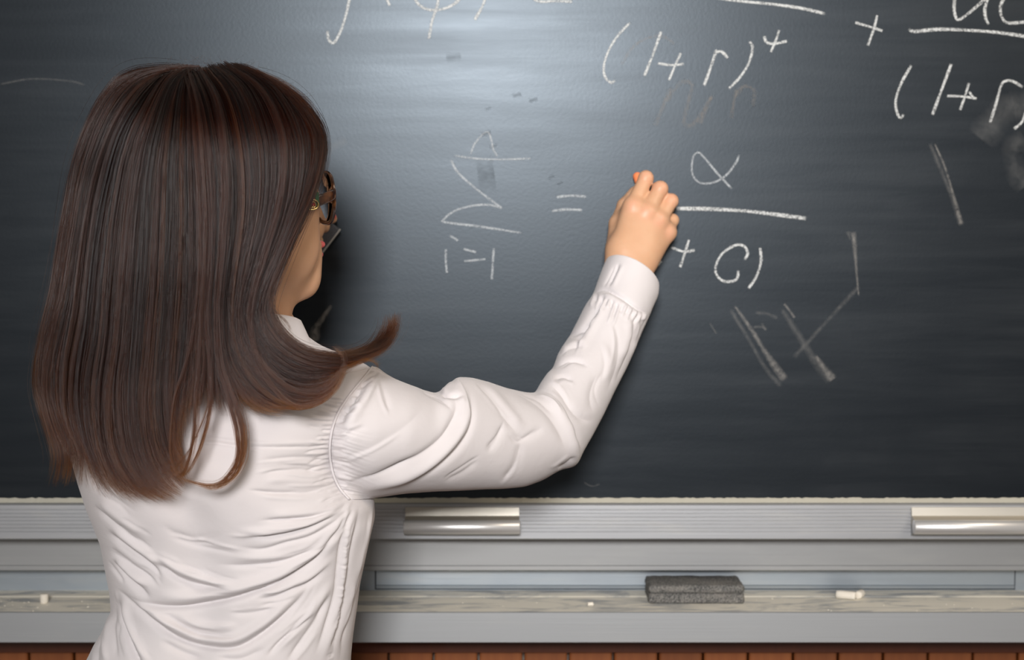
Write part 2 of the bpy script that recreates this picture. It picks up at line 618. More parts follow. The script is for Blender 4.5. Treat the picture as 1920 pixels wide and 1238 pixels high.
for nm, ln, wd in FAINT:
    stroke(nm, ln, M_faint, wd)
stroke('erased_chalk_arc', [[(1165, 122), (1185, 90), (1210, 73), (1240, 68), (1266, 82)]], M_brown, 7)
stroke('erased_chalk_letter', [[(1228, 237), (1243, 200), (1258, 165)], [(1250, 190), (1275, 156), (1297, 158), (1291, 190), (1282, 228), (1290, 236), (1303, 230), (1320, 206), (1336, 177)], [(1334, 180), (1324, 205), (1313, 232)]], M_brown, 10)
stroke('erased_chalk_letter', [[(1371, 222), (1376, 190), (1382, 166)], [(1380, 180), (1395, 162), (1414, 170), (1412, 200)]], M_brown, 9)
stroke('chalk_smear', [[(1743, 268), (1765, 320), (1785, 370), (1803, 424)]], M_smear2, 11, (0.8, 1.2))
stroke('chalk_smear', [[(1752, 268), (1772, 315), (1790, 375), (1803, 422)]], M_smear, 6, (0.7, 1.6))
stroke('chalk_smear', [[(1600, 434), (1603, 470), (1606, 510), (1610, 555)]], M_smear, 10, (1.2, 0.3))
stroke('chalk_smear', [[(1590, 434), (1594, 450)]], M_smear2, 10, (1.2, 0.3))
stroke('chalk_smear', [[(1612, 536), (1560, 592), (1488, 671)]], M_smear2, 10)
stroke('chalk_smear', [[(1377, 573), (1410, 620), (1440, 668), (1472, 713)]], M_smear, 9, (0.6, 2.0))
stroke('chalk_smear', [[(1369, 580), (1400, 630), (1435, 690), (1465, 725)]], M_smear2, 9, (1.0, 1.2))
stroke('chalk_smear', [[(1470, 570), (1480, 582), (1490, 596)]], M_smear, 6)
stroke('chalk_smear', [[(1466, 580), (1495, 625), (1525, 672), (1560, 714)]], M_smear2, 14, (0.7, 1.9))
stroke('chalk_smear', [[(1530, 668), (1545, 690), (1562, 713)]], M_smear, 13, (0.6, 1.4))
stroke('chalk_smear', [[(1417, 587), (1437, 588), (1458, 597)]], M_smear2, 8)
stroke('chalk_smear', [[(1413, 614), (1428, 613), (1437, 618)], [(1428, 606), (1436, 620)]], M_smear2, 7)
stroke('chalk_smear', [[(1331, 606), (1343, 626)]], M_smear2, 5)
stroke('chalk_smear', [[(590, 640), (592, 618), (604, 598), (622, 572)]], M_smear, 26, (0.9, 0.25))
stroke('chalk_smear', [[(0, 158), (60, 148), (130, 152), (160, 160)]], M_smear2, 5)
stroke('chalk_smear', [[(1095, 905), (1110, 912), (1125, 908)]], M_smear2, 4)
stroke('chalk_dust_cloud', [[(1838, 262), (1860, 235), (1885, 205), (1930, 195)]], M_cloud, 62)
stroke('chalk_dust_cloud', [[(1925, 262), (1900, 280), (1905, 320), (1925, 350)]], M_cloud, 46)
stroke('chalk_dust_cloud', [[(600, 290), (630, 272), (650, 262)]], M_cloud, 20)
M_spot = mat_chalk('grease_spot', (0.01, 0.012, 0.014), 0.25, 0.7, edge=1.0, strength=0.32, grain=40)
for (a, b, r) in ((850, 107, 14), (1000, 187, 8), (915, 203, 5), (912, 250, 9), (925, 275, 7), (912, 330, 16), (1034, 332, 6), (1050, 344, 5), (969, 178, 8)):
    stroke('grease_spot', [[(a - r, b + 2), (a, b), (a + r, b - 2)]], M_spot, r * (1.3 if b != 330 else 4))

# ------------------------------------------------------------------ rear sliding board
Y2 = 1.985
z2t, z2b = P(960, 1002, Y2).z, P(960, 1070.5, Y2).z
rear = empty('chalkboard', (0, Y2, z2b), 'second sliding chalkboard behind the front one, only its plain aluminium bottom rail showing', 'chalkboard')
bm_obj('writing_surface', box_bm(x_l, x_r, Y2 + 0.002, Y2 + 0.014, z2t - 0.01, 2.12), M_board, rear)
extrude_profile('bottom_rail', [(Y2, z2t), (Y2, z2b + 0.007), (Y2 - 0.001, z2b + 0.0062), (Y2 - 0.001, z2b + 0.001), (Y2, z2b), (Y2 + 0.018, z2b), (Y2 + 0.018, z2t)], x_l, x_r, M_alu2, rear)

# ------------------------------------------------------------------ chalk tray
YT = 2.018
z_sh = P(960, 1109, YT).z
up = lambda py: None
# depth at which the shelf plane is seen at row 1151
ry, rz = F_PX * CP + (CY - 1151) * SP, -F_PX * SP + (CY - 1151) * CP
Y_lip = (z_sh - CAM_Z) * ry / rz
tray = empty('chalk_tray', (0, YT, z_sh), 'long dusty aluminium chalk tray under the boards', 'chalk tray')
extrude_profile('tray_shelf', [(Y_lip + 0.003, z_sh - 0.0035), (Y_lip + 0.003, z_sh), (Y_lip + (YT - Y_lip) * 0.72, z_sh), (Y_lip + (YT - Y_lip) * 0.74, z_sh + 0.0012), (YT + 0.01, z_sh + 0.0012), (YT + 0.01, z_sh - 0.0035)], x_l, x_r, M_tray, tray)
zl = P(960, 1206, Y_lip).z
extrude_profile('tray_lip', [(Y_lip, z_sh + 0.001), (Y_lip + 0.003, z_sh + 0.0015), (Y_lip + 0.004, z_sh - 0.004), (Y_lip + 0.004, zl + 0.003), (YT, zl + 0.003), (YT, zl), (Y_lip + 0.001, zl), (Y_lip, zl + 0.001)], x_l, x_r, M_lip, tray)
extrude_profile('back_channel', [(YT, z_sh - 0.003), (YT, z_sh + 0.05), (YT + 0.02, z_sh + 0.05), (YT + 0.02, z_sh - 0.003)], x_l, x_r, M_aluback, tray)
# removable cover panel in the channel, rounded lower corners and dark joint
xa, xb = P(706, 1105, YT).x, P(1900, 1105, YT).x
zp0, zp1 = z_sh + 0.0045, z_sh + 0.04
extrude_profile('panel_joint', [(YT - 0.0012, zp0 - 0.0022), (YT - 0.0012, zp1), (YT + 0.001, zp1), (YT + 0.001, zp0 - 0.0022)], xa - 0.002, xb + 0.002, mat_plain('dark_joint', (0.03, 0.04, 0.05), 0.6), tray)
pn = extrude_profile('cover_panel', [(YT - 0.004, zp0), (YT - 0.0045, zp0 + 0.0035), (YT - 0.003, zp0 + 0.0045), (YT - 0.003, zp1), (YT - 0.0013, zp1), (YT - 0.0013, zp0)], xa, xb, M_aluback, tray)


def shelf_pt(px, py, dz=0.0):
    ry, rz = F_PX * CP + (CY - py) * SP, -F_PX * SP + (CY - py) * CP
    Y = (z_sh + dz - CAM_Z) * ry / rz
    return P(px, py, Y)


# eraser lying on the tray
eb = shelf_pt(1306, 1133)
et = shelf_pt(1306, 1106, 0.022)
er = empty('chalkboard_eraser', (eb.x, eb.y + 0.025, z_sh), 'grey felt chalkboard eraser dusted with chalk, lying on the tray', 'eraser')


def rough_box(name, x0, x1, y0, y1, z0, z1, bev, mat, parent, amp=0.0007):
    bm = box_bm(x0, x1, y0, y1, z0, z1, bev, 3)
    bmesh.ops.subdivide_edges(bm, edges=[e for e in bm.edges if e.calc_length() > 0.01], cuts=14, use_grid_fill=True)
    for v in bm.verts:
        v.co += Vector((random.uniform(-amp, amp), random.uniform(-amp, amp), random.uniform(-amp, amp) * 0.6))
    return bm_obj(name, bm, mat, parent, True)


wE = (shelf_pt(1397, 1133).x - shelf_pt(1217, 1133).x) / 2
rough_box('felt_pad', eb.x - wE + 0.0005, eb.x + wE - 0.0005, eb.y - 0.0005, eb.y + 0.0575, z_sh, z_sh + 0.013, 0.003, M_felt, er)
rough_box('felt_back', eb.x - wE, eb.x + wE, eb.y - 0.001, eb.y + 0.058, z_sh + 0.0125, z_sh + 0.0235, 0.0045, M_felt, er)

M_cw = NT('chalk_stick')
M_cw.set(color=M_cw.mix(M_cw.noise(M_cw.coord(), 160, 3), (0.74, 0.68, 0.58), (0.86, 0.82, 0.74)), rough=0.9)
M_cw = M_cw.m


def chalk_bit(px, py, dirv, L, r, label, r2=None):
    c = shelf_pt(px, py, 0)
    root = Vector((c.x, c.y, z_sh + r + 0.0001))
    d = Vector(dirv).normalized()
    pts, rad = [], []
    for k, (t, s) in enumerate([(-.5, .82), (-.47, .97), (-.2, 1.0), (.1, .99), (.35, 1.0), (.47, .95), (.5, .7)]):
        pts.append(root + d * L * t)
        rad.append(r * s)
    o = tube('chalk_stick', pts, rad, M_cw, None, 14)
    for v in o.data.vertices:
        v.co += Vector((random.uniform(-1, 1), random.uniform(-1, 1), random.uniform(-1, 1))) * 0.00025
    return tag(o, label, 'chalk', 'chalk stubs on the tray')


chalk_bit(1586, 1124, (1, -0.42, 0), 0.024, 0.0052, 'longer cream chalk stub lying flat on the tray right of the eraser')
chalk_bit(1612, 1122, (0.55, 0.9, 0), 0.015, 0.0050, 'shorter cream chalk stub touching the longer one right of the eraser')
o = chalk_bit(1107, 1137, (1, 0.3, 0), 0.007, 0.0025, 'tiny chalk crumb on the tray left of the eraser')
# upright stub at far left of the tray
c = shelf_pt(83, 1131)
pts = [(c.x, c.y, z_sh + t) for t in (0.0, 0.0008, 0.006, 0.0105, 0.0112)]
tag(tube('chalk_stick', pts, [0.0042, 0.0048, 0.005, 0.005, 0.0043], M_cw, None, 14), 'short chalk stub standing upright on the tray at far left', 'chalk', 'chalk stubs on the tray')
# crumbs and dust heaps
cb = bmesh.new()
for i in range(70):
    q = shelf_pt(random.choice([random.uniform(0, 210), random.uniform(680, 1900)]), random.uniform(1118, 1147))
    if 1200 < 960 + (q.x / q.y) * 3000 < 1410:
        continue
    m4 = Matrix.Translation((q.x, q.y, z_sh + 0.0004)) @ Matrix.Diagonal((1.6, 1.2, 0.5, 1))
    bmesh.ops.create_icosphere(cb, subdivisions=1, radius=random.uniform(0.0003, 0.0010), matrix=m4)
cro = bm_obj('chalk_crumbs', cb, M_cw)
cro.parent = tray
cro.matrix_parent_inverse = tray.matrix_basis.inverted()
cro['kind'] = 'stuff'

# ------------------------------------------------------------------ implicit surfaces
def surface_nets(fn, lo, hi, h):
    """mesh of fn = 0 on a regular grid; fn takes (N,3) points"""
    n = np.ceil((np.asarray(hi) - np.asarray(lo)) / h).astype(int) + 1
    ax = [lo[i] + h * np.arange(n[i]) for i in range(3)]
    F = np.empty(n, np.float32)
    yy, zz = np.meshgrid(ax[1], ax[2], indexing='ij')
    slab = max(1, int(400000 / (n[1] * n[2])))
    for i0 in range(0, n[0], slab):
        i1 = min(n[0], i0 + slab)
        X = np.repeat(ax[0][i0:i1], n[1] * n[2])
        Y = np.tile(yy.ravel(), i1 - i0)
        Z = np.tile(zz.ravel(), i1 - i0)
        F[i0:i1] = fn(np.stack([X, Y, Z], 1).astype(np.float32)).reshape(i1 - i0, n[1], n[2])
    for a_ in range(3):          # closed where the grid ends
        sl_ = [slice(None)] * 3
        for e_ in (0, -1):
            sl_[a_] = e_
            F[tuple(sl_)] = np.maximum(F[tuple(sl_)], 0.3 * h)
    S = F < 0
    c = n - 1
    cnt = np.zeros(c, np.int8)
    for a in (0, 1):
        for b in (0, 1):
            for d in (0, 1):
                cnt += S[a:a + c[0], b:b + c[1], d:d + c[2]]
    act = (cnt > 0) & (cnt < 8)
    idx = -np.ones(c, np.int64)
    cells = np.argwhere(act)
    idx[act] = np.arange(len(cells))
    acc = np.zeros((len(cells), 3))
    num = np.zeros(len(cells))
    corners = [(a, b, d) for a in (0, 1) for b in (0, 1) for d in (0, 1)]
    for p in corners:
        for axis in range(3):
            if p[axis]:
                continue
            q = list(p)
            q[axis] = 1
            fa = F[cells[:, 0] + p[0], cells[:, 1] + p[1], cells[:, 2] + p[2]]
            fb = F[cells[:, 0] + q[0], cells[:, 1] + q[1], cells[:, 2] + q[2]]
            cr = (fa < 0) != (fb < 0)
            t = np.where(cr, fa / np.where(cr, fa - fb, 1), 0)
            pt = np.tile(np.array(p, float), (len(cells), 1))
            pt[:, axis] += t
            acc[cr] += pt[cr]
            num[cr] += 1
    V = (cells + acc / num[:, None]) * h + np.asarray(lo)
    quads = []
    for axis in range(3):
        o1, o2 = [(1, 2), (2, 0), (0, 1)][axis]
        sl = [slice(1, c[k]) for k in range(3)]
        A = [sl[0], sl[1], sl[2]]
        A[axis] = slice(0, c[axis])
        B = list(A)
        B[axis] = slice(1, c[axis] + 1)
        s0, s1 = S[tuple(A)], S[tuple(B)]
        e = np.argwhere(s0 != s1)
        if not len(e):
            continue
        off = np.array([1, 1, 1])
        off[axis] = 0
        flip = s1[tuple(e.T)]
        e = e + off
        d1, d2 = np.zeros(3, int), np.zeros(3, int)
        d1[o1] = 1
        d2[o2] = 1
        q = np.stack([idx[tuple(e.T)], idx[tuple((e - d1).T)], idx[tuple((e - d1 - d2).T)], idx[tuple((e - d2).T)]], 1)
        q[flip] = q[flip][:, ::-1]
        quads.append(q)
    Q = np.vstack(quads)
    Q = Q[(Q >= 0).all(1)]
    # relax
    for _ in range(2):
        s = np.zeros_like(V)
        k = np.zeros(len(V))
        for i in range(4):
            a, b = Q[:, i], Q[:, (i + 1) % 4]
            np.add.at(s, a, V[b])
            np.add.at(k, a, 1)
            np.add.at(s, b, V[a])
            np.add.at(k, b, 1)
        V = V * 0.5 + 0.5 * s / np.maximum(k, 1)[:, None]
    return V, Q


def smin(a, b, k):
    h = np.clip(0.5 + 0.5 * (b - a) / k, 0, 1)
    return b * (1 - h) + a * h - k * h * (1 - h)


def smax(a, b, k):
    return -smin(-a, -b, k)


def rcone(p, a, b, ra, rb):
    a, b = np.asarray(a, np.float32), np.asarray(b, np.float32)
    ab = b - a
    t = np.clip(((p - a) @ ab) / (ab @ ab), 0, 1)
    return np.linalg.norm(p - a - t[:, None] * ab, axis=1) - (ra + (rb - ra) * t)


def ellip(p, c, r, R=None):
    q = p - np.asarray(c, np.float32)
    if R is not None:
        q = q @ R
    r = np.asarray(r, np.float32)
    k0 = np.linalg.norm(q / r, axis=1)
    k1 = np.linalg.norm(q / (r * r), axis=1)
    return k0 * (k0 - 1) / np.maximum(k1, 1e-6)


# ------------------------------------------------------------------ the head's frame
YH = 1.535
YAW, PIT = math.radians(38), math.radians(4)
HC = np.array(P(407, 330, YH))
Fv = np.array([math.cos(YAW) * math.cos(PIT), math.sin(YAW) * math.cos(PIT), math.sin(PIT)])
Rv = np.array([math.sin(YAW), -math.cos(YAW), 0.0])
Uv = np.cross(Rv, Fv)
HM = np.stack([Rv, Fv, Uv], 0)      # rows: local axes (r, f, z) in world


def h2w(q):
    return np.asarray(q, float) @ HM + HC


def head_sdf_local(q):
    s = np.abs(q[:, 0])
    m = q.copy()
    m[:, 0] = s                          # mirrored half for paired features
    d = ellip(q, (0, -.012, .014), (.075, .097, .083))
    d = smin(d, ellip(q, (0, .030, -.030), (.064, .062, .080)), .03)
    d = smin(d, rcone(m, (.050, .000, -.062), (.014, .072, -.106), .024, .019), .022)
    d = smin(d, ellip(q, (0, .084, -.108), (.018, .013, .015)), .018)
    d = smin(d, ellip(m, (.044, .052, -.028), (.024, .028, .024)), .018)
    d = smin(d, ellip(m, (.041, .044, -.068), (.025, .036, .036)), .02)
    d = smin(d, rcone(m, (.012, .088, .004), (.040, .078, .006), .008, .008), .012)
    d = smax(d, -ellip(m, (.032, .102, -.014), (.016, .014, .011)), .010)
    d = smin(d, np.linalg.norm(m - np.array([.031, .078, -.014], np.float32), axis=1) - .0125, .002)
    d = smin(d, rcone(q, (0, .090, -.006), (0, .108, -.044), .006, .0085), .010)
    d = smin(d, ellip(m, (.010, .098, -.048), (.0065, .009, .0065)), .006)
    d = smin(d, ellip(q, (0, .086, -.080), (.032, .015, .030)), .012)
    d = smin(d, ellip(m, (.008, .1010, -.0735), (.013, .0055, .0045)), .003)
    d = smin(d, ellip(q, (0, .1000, -.0835), (.017, .0065, .0055)), .003)
    d = smax(d, -rcone(m, (0, .1075, -.0785), (.020, .097, -.0791), .0014, .0008), .002)
    ear = ellip(m, (.078, -.010, -.018), (.0065, .018, .030))
    ear = smax(ear, -ellip(m, (.086, -.008, -.014), (.006, .011, .019)), .004)
    d = smin(d, ear, .005)
    return d


NECK0 = np.array(P(462, 470, 1.545))
NECK1 = np.array(P(450, 640, 1.56))


def head_sdf(p):
    q = ((p - HC.astype(np.float32)) @ HM.T.astype(np.float32)).astype(np.float32)
    d = head_sdf_local(q)
    nk = rcone(p, NECK0, NECK1, .047, .049)
    return smin(d, nk, .018)


def W(px, py, Y):
    return np.array(P(px, py, Y))


# ------------------------------------------------------------------ hands
WR = W(1176, 512, 1.872)
ELB = W(1044, 806, 1.742)
SHO = W(650, 806, 1.575)


def right_hand_sdf(p):
    d = rcone(p, WR + np.array([-.009, 0, .0]), W(1166, 470, 1.880), .0185, .018)
    d = smin(d, rcone(p, WR + np.array([.012, .002, -.004]), W(1208, 470, 1.884), .0165, .017), .012)
    d = smin(d, rcone(p, WR, ELB, .021, .028), .012)
    # metacarpals
    mc = [(W(1187, 388, 1.894), .0125), (W(1213, 399, 1.890), .0120), (W(1235, 414, 1.893), .0115), (W(1251, 436, 1.900), .0108)]
    w0 = [W(1168, 470, 1.880), W(1180, 478, 1.878), W(1196, 482, 1.880), W(1208, 482, 1.885)]
    for (q, r), a in zip(mc, w0):
        d = smin(d, rcone(p, a, q, .0165, r), .012)
    # knuckle bumps
    for (q, r) in mc:
        d = smin(d, np.linalg.norm(p - (q + np.array([0, -.0035, .0])).astype(np.float32), axis=1) - r * .82, .006)
    # palm padding on the board side
    d = smin(d, rcone(p, W(1180, 455, 1.905), W(1215, 440, 1.915), .018, .014), .014)
    fs = []
    # index: proximal to the PIP joint, then folded towards the board and the chalk
    fs.append([(mc[0][0], .0105), (W(1211, 334, 1.905), .0082), (W(1206, 345, 1.928), .0076), (W(1199, 364, 1.939), .0066)])
    fs.append([(mc[1][0], .0102), (W(1238, 354, 1.900), .0084), (W(1233, 366, 1.925), .0078), (W(1216, 380, 1.937), .0068)])
    fs.append([(mc[2][0], .0098), (W(1258, 377, 1.904), .0080), (W(1252, 391, 1.927), .0074), (W(1234, 398, 1.937), .0066)])
    fs.append([(mc[3][0], .0092), (W(1261, 413, 1.914), .0068), (W(1256, 424, 1.932), .0063), (W(1242, 424, 1.939), .0058)])
    for f in fs:
        g = None
        for (a, ra), (b, rb) in zip(f[:-1], f[1:]):
            x = rcone(p, a, b, ra, rb)
            g = x if g is None else smin(g, x, .003)
        # joint bulge
        g = smin(g, np.linalg.norm(p - f[1][0].astype(np.float32), axis=1) - f[1][1] * 1.04, .003)
        d = smin(d, g, .0042)
    th = [(W(1160, 462, 1.892), .0150), (W(1160, 420, 1.906), .0112), (W(1172, 386, 1.924), .0092), (W(1190, 362, 1.936), .0078)]
    g = None
    for (a, ra), (b, rb) in zip(th[:-1], th[1:]):
        x = rcone(p, a, b, ra, rb)
        g = x if g is None else smin(g, x, .004)
    d = smin(d, g, .006)
    # web between thumb and index
    d = smin(d, rcone(p, W(1170, 430, 1.900), W(1180, 400, 1.902), .0125, .010), .008)
    return d


LW = W(548, 470, 1.845)
LELB = W(330, 800, 1.79)
LSHO = W(205, 800, 1.585)
L_TIPS = []


def left_hand_parts():
    mc = [W(590, 425, 1.880), W(580, 442, 1.876), W(570, 458, 1.878), W(560, 472, 1.884)]
    w0 = [W(556, 455, 1.852), W(552, 463, 1.850), W(548, 472, 1.851), W(546, 480, 1.855)]
    fs = [[(mc[0], .0100), (W(604, 404, 1.893), .0080), (W(616, 403, 1.908), .0072), (W(623, 410, 1.918), .0060)],
          [(mc[1], .0100), (W(596, 424, 1.887), .0080), (W(606, 424, 1.904), .0074), (W(608, 427, 1.917), .0064)],
          [(mc[2], .0096), (W(586, 448, 1.892), .0078), (W(594, 452, 1.908), .0070), (W(596, 454, 1.917), .0062)],
          [(mc[3], .0088), (W(573, 471, 1.898), .0068), (W(578, 474, 1.912), .0062), (W(580, 475, 1.918), .0056)]]
    th = [(W(556, 440, 1.862), .0135), (W(556, 410, 1.885), .0105), (W(566, 390, 1.905), .0085), (W(574, 380, 1.917), .0072)]
    return mc, w0, fs, th


def left_hand_sdf(p):
    mc, w0, fs, th = left_hand_parts()
    d = rcone(p, LW, LELB, .022, .034)
    for a, b in zip(w0, mc):
        d = smin(d, rcone(p, a, b, .0155, .0118), .012)
    for f in fs:
        g = None
        for (a, ra), (b, rb) in zip(f[:-1], f[1:]):
            x = rcone(p, a, b, ra, rb)
            g = x if g is None else smin(g, x, .003)
        d = smin(d, g, .004)
    g = None
    for (a, ra), (b, rb) in zip(th[:-1], th[1:]):
        x = rcone(p, a, b, ra, rb)
        g = x if g is None else smin(g, x, .004)
    return smin(d, g, .007)


HIP_Z = 0.86
TX = float(W(440, 1100, 1.56)[0])


def trunk_sdf(p):
    chest = ellip(p, W(410, 850, 1.57), (.125, .080, .15))
    d = smin(chest, ellip(p, W(435, 1080, 1.585), (.105, .070, .15)), .05)
    d = smin(d, ellip(p, (TX, 1.60, HIP_Z + .02), (.145, .095, .12)), .06)
    d = smin(d, rcone(p, W(450, 620, 1.56), W(430, 760, 1.57), .047, .06), .04)
    d = smin(d, rcone(p, W(430, 760, 1.575), SHO, .050, .034), .03)
    d = smin(d, rcone(p, W(430, 760, 1.575), LSHO, .050, .034), .03)
    d = smin(d, rcone(p, SHO, ELB, .034, .028), .02)
    d = smin(d, rcone(p, LSHO, LELB, .040, .032), .03)
    d = smin(d, rcone(p, ELB, WR, .028, .0195), .01)
    d = smin(d, rcone(p, LELB, LW, .031, .021), .015)
    for s in (-1, 1):
        d = smin(d, rcone(p, (TX + s * .075, 1.60, HIP_Z - .03), (TX + s * .08, 1.59, .46), .078, .05), .03)
        d = smin(d, rcone(p, (TX + s * .08, 1.59, .46), (TX + s * .08, 1.61, .09), .05, .033), .02)
        d = smin(d, rcone(p, (TX + s * .08, 1.60, .05), (TX + s * .09, 1.72, .035), .033, .026), .02)
    return d


def gather(fn, lo, hi, h, V, Q):
    v, q = surface_nets(fn, lo, hi, h)
    q = q + sum(len(a) for a in V)
    V.append(v)
    Q.append(q)
    return v


def temp_mesh(fn, lo, hi, h):
    v, qd = surface_nets(fn, lo, hi, h)
    return mesh_obj('body', v, qd, M_skin, None, True)


def span(x0, y0, x1, y1, ya, yb):
    c = np.array([W(x0, y0, ya), W(x1, y1, ya), W(x0, y0, yb), W(x1, y1, yb)])
    return c.min(0), c.max(0)


person = empty('person', (TX, 1.60, 0.0), 'woman with long brown hair and white shirt writing on the chalkboard, seen from behind', 'person')
body = temp_mesh(trunk_sdf, (-.56, 1.42, 0.0), (.16, 1.90, 1.48), .0085)
lo1, hi1 = span(1120, 560, 1290, 300, 1.845, 1.949)
lo2, hi2 = span(520, 520, 650, 360, 1.82, 1.93)
pieces = [temp_mesh(head_sdf, HC - np.array([.13, .13, .21]), HC + np.array([.13, .13, .13]), .0020),
          temp_mesh(right_hand_sdf, lo1 - .004, hi1 + np.array([.004, 0, .004]), .0011),
          temp_mesh(left_hand_sdf, lo2 - .004, hi2 + .004, .0014)]
for pc in pieces:
    md = body.modifiers.new('join', 'BOOLEAN')
    md.operation = 'UNION'
    md.solver = 'MANIFOLD'
    md.object = pc
bpy.context.view_layer.update()
dg = bpy.context.evaluated_depsgraph_get()
nm = bpy.data.meshes.new_from_object(body.evaluated_get(dg))
body.modifiers.clear()
print('body verts', len(body.data.vertices), '->', len(nm.vertices))
if len(nm.vertices) > 50000:
    body.data = nm
for pc in pieces:
    bpy.data.objects.remove(pc)
body.name = 'body'
body.parent = person
body.matrix_parent_inverse = person.matrix_basis.inverted()
body.data.polygons.foreach_set('use_smooth', [True] * len(body.data.polygons))
allv = np.empty(len(body.data.vertices) * 3)
body.data.vertices.foreach_get('co', allv)
allv = allv.reshape(-1, 3)
tint = np.zeros((len(allv), 4), np.float32)
tint[:, 3] = 1
ql = (allv - HC) @ HM.T
lipd = np.minimum(ellip(np.c_[np.abs(ql[:, 0]), ql[:, 1:]].astype(np.float32), (.008, .1015, -.0735), (.014, .008, .0056)),
                  ellip(ql.astype(np.float32), (0, .1005, -.0835), (.0185, .010, .0070)))
tint[:, 0] = np.clip(0.5 - lipd / .0012, 0, 1)
for k_ in (W(1187, 388, 1.882), W(1213, 399, 1.878), W(1235, 414, 1.881), W(1251, 436, 1.890), W(1211, 331, 1.900), W(1238, 351, 1.896), W(1258, 374, 1.90)):
    dd = np.linalg.norm(allv - k_, axis=1)
    tint[:, 2] = np.maximum(tint[:, 2], 0.8 * np.exp(-(dd / .009) ** 2))
for k_ in (W(624, 405, 1.911), W(608, 419, 1.911)):
    dd = np.linalg.norm(allv - k_, axis=1)
    tint[:, 1] = np.maximum(tint[:, 1], np.clip((.0052 - dd) / .001, 0, 1))
ca = body.data.color_attributes.new('tint', 'FLOAT_COLOR', 'POINT')
ca.data.foreach_set('color', tint.ravel())

# chalk held in the right hand
M_co = NT('orange_chalk')
M_co.set(color=(0.95, 0.27, 0.11), rough=0.85, spec=0.15)
c0, c1 = W(1207, 364, 1.926), W(1193, 326, 1.9435)
ax = (c1 - c0) / np.linalg.norm(c1 - c0)
L = np.linalg.norm(c1 - c0)
o = tube('chalk_stick', [c0, c0 + ax * .002, c0 + ax * (L - .004), c0 + ax * (L - .0015), c0 + ax * L], [.0038, .0051, .0053, .0047, .0030], M_co.m, None, 20)
tag(o, 'orange chalk stick pinched in the raised right hand', 'chalk')

# eraser in the left hand, flat on the board
cnr = np.array(P(637, 431, 1.92))
e1 = np.array([-.62, 0, -.80])
e1 /= np.linalg.norm(e1)
e2 = np.array([-.80, 0, .62])
e2 /= np.linalg.norm(e2)
er2 = empty('chalkboard_eraser', tuple(cnr + e1 * .025 + e2 * .06), 'dark eraser pressed against the board by the left hand, beside her lips', 'eraser')


def slab(name, a0, a1, b0, b1, y0, y1, mat, parent, bev=.003):
    bm = box_bm(a0, a1, b0, b1, y0, y1, bev, 3)
    for v in bm.verts:
        q = cnr + e1 * v.co.x + e2 * v.co.y
        v.co = Vector((q[0], v.co.z, q[2]))
    return bm_obj(name, bm, mat, parent, True)


M_edark = NT('dark_felt')
M_edark.set(color=M_edark.mix(M_edark.noise(M_edark.coord(), 500, 3), (0.03, 0.033, 0.04), (0.10, 0.105, 0.12)), rough=0.9)
M_pale = mat_plain('chalky_edge', (0.34, 0.34, 0.33), 0.9)
slab('felt_pad', .001, .049, .001, .119, 1.9365, 1.9495, M_edark.m, er2)
slab('felt_back', 0, .05, 0, .12, 1.9255, 1.937, M_edark.m, er2)
slab('chalky_edge', -.0006, .05, -.0006, .0015, 1.9258, 1.929, M_pale, er2, .0005)
slab('chalky_edge', .0488, .0506, 0, .06, 1.9258, 1.929, M_pale, er2, .0005)

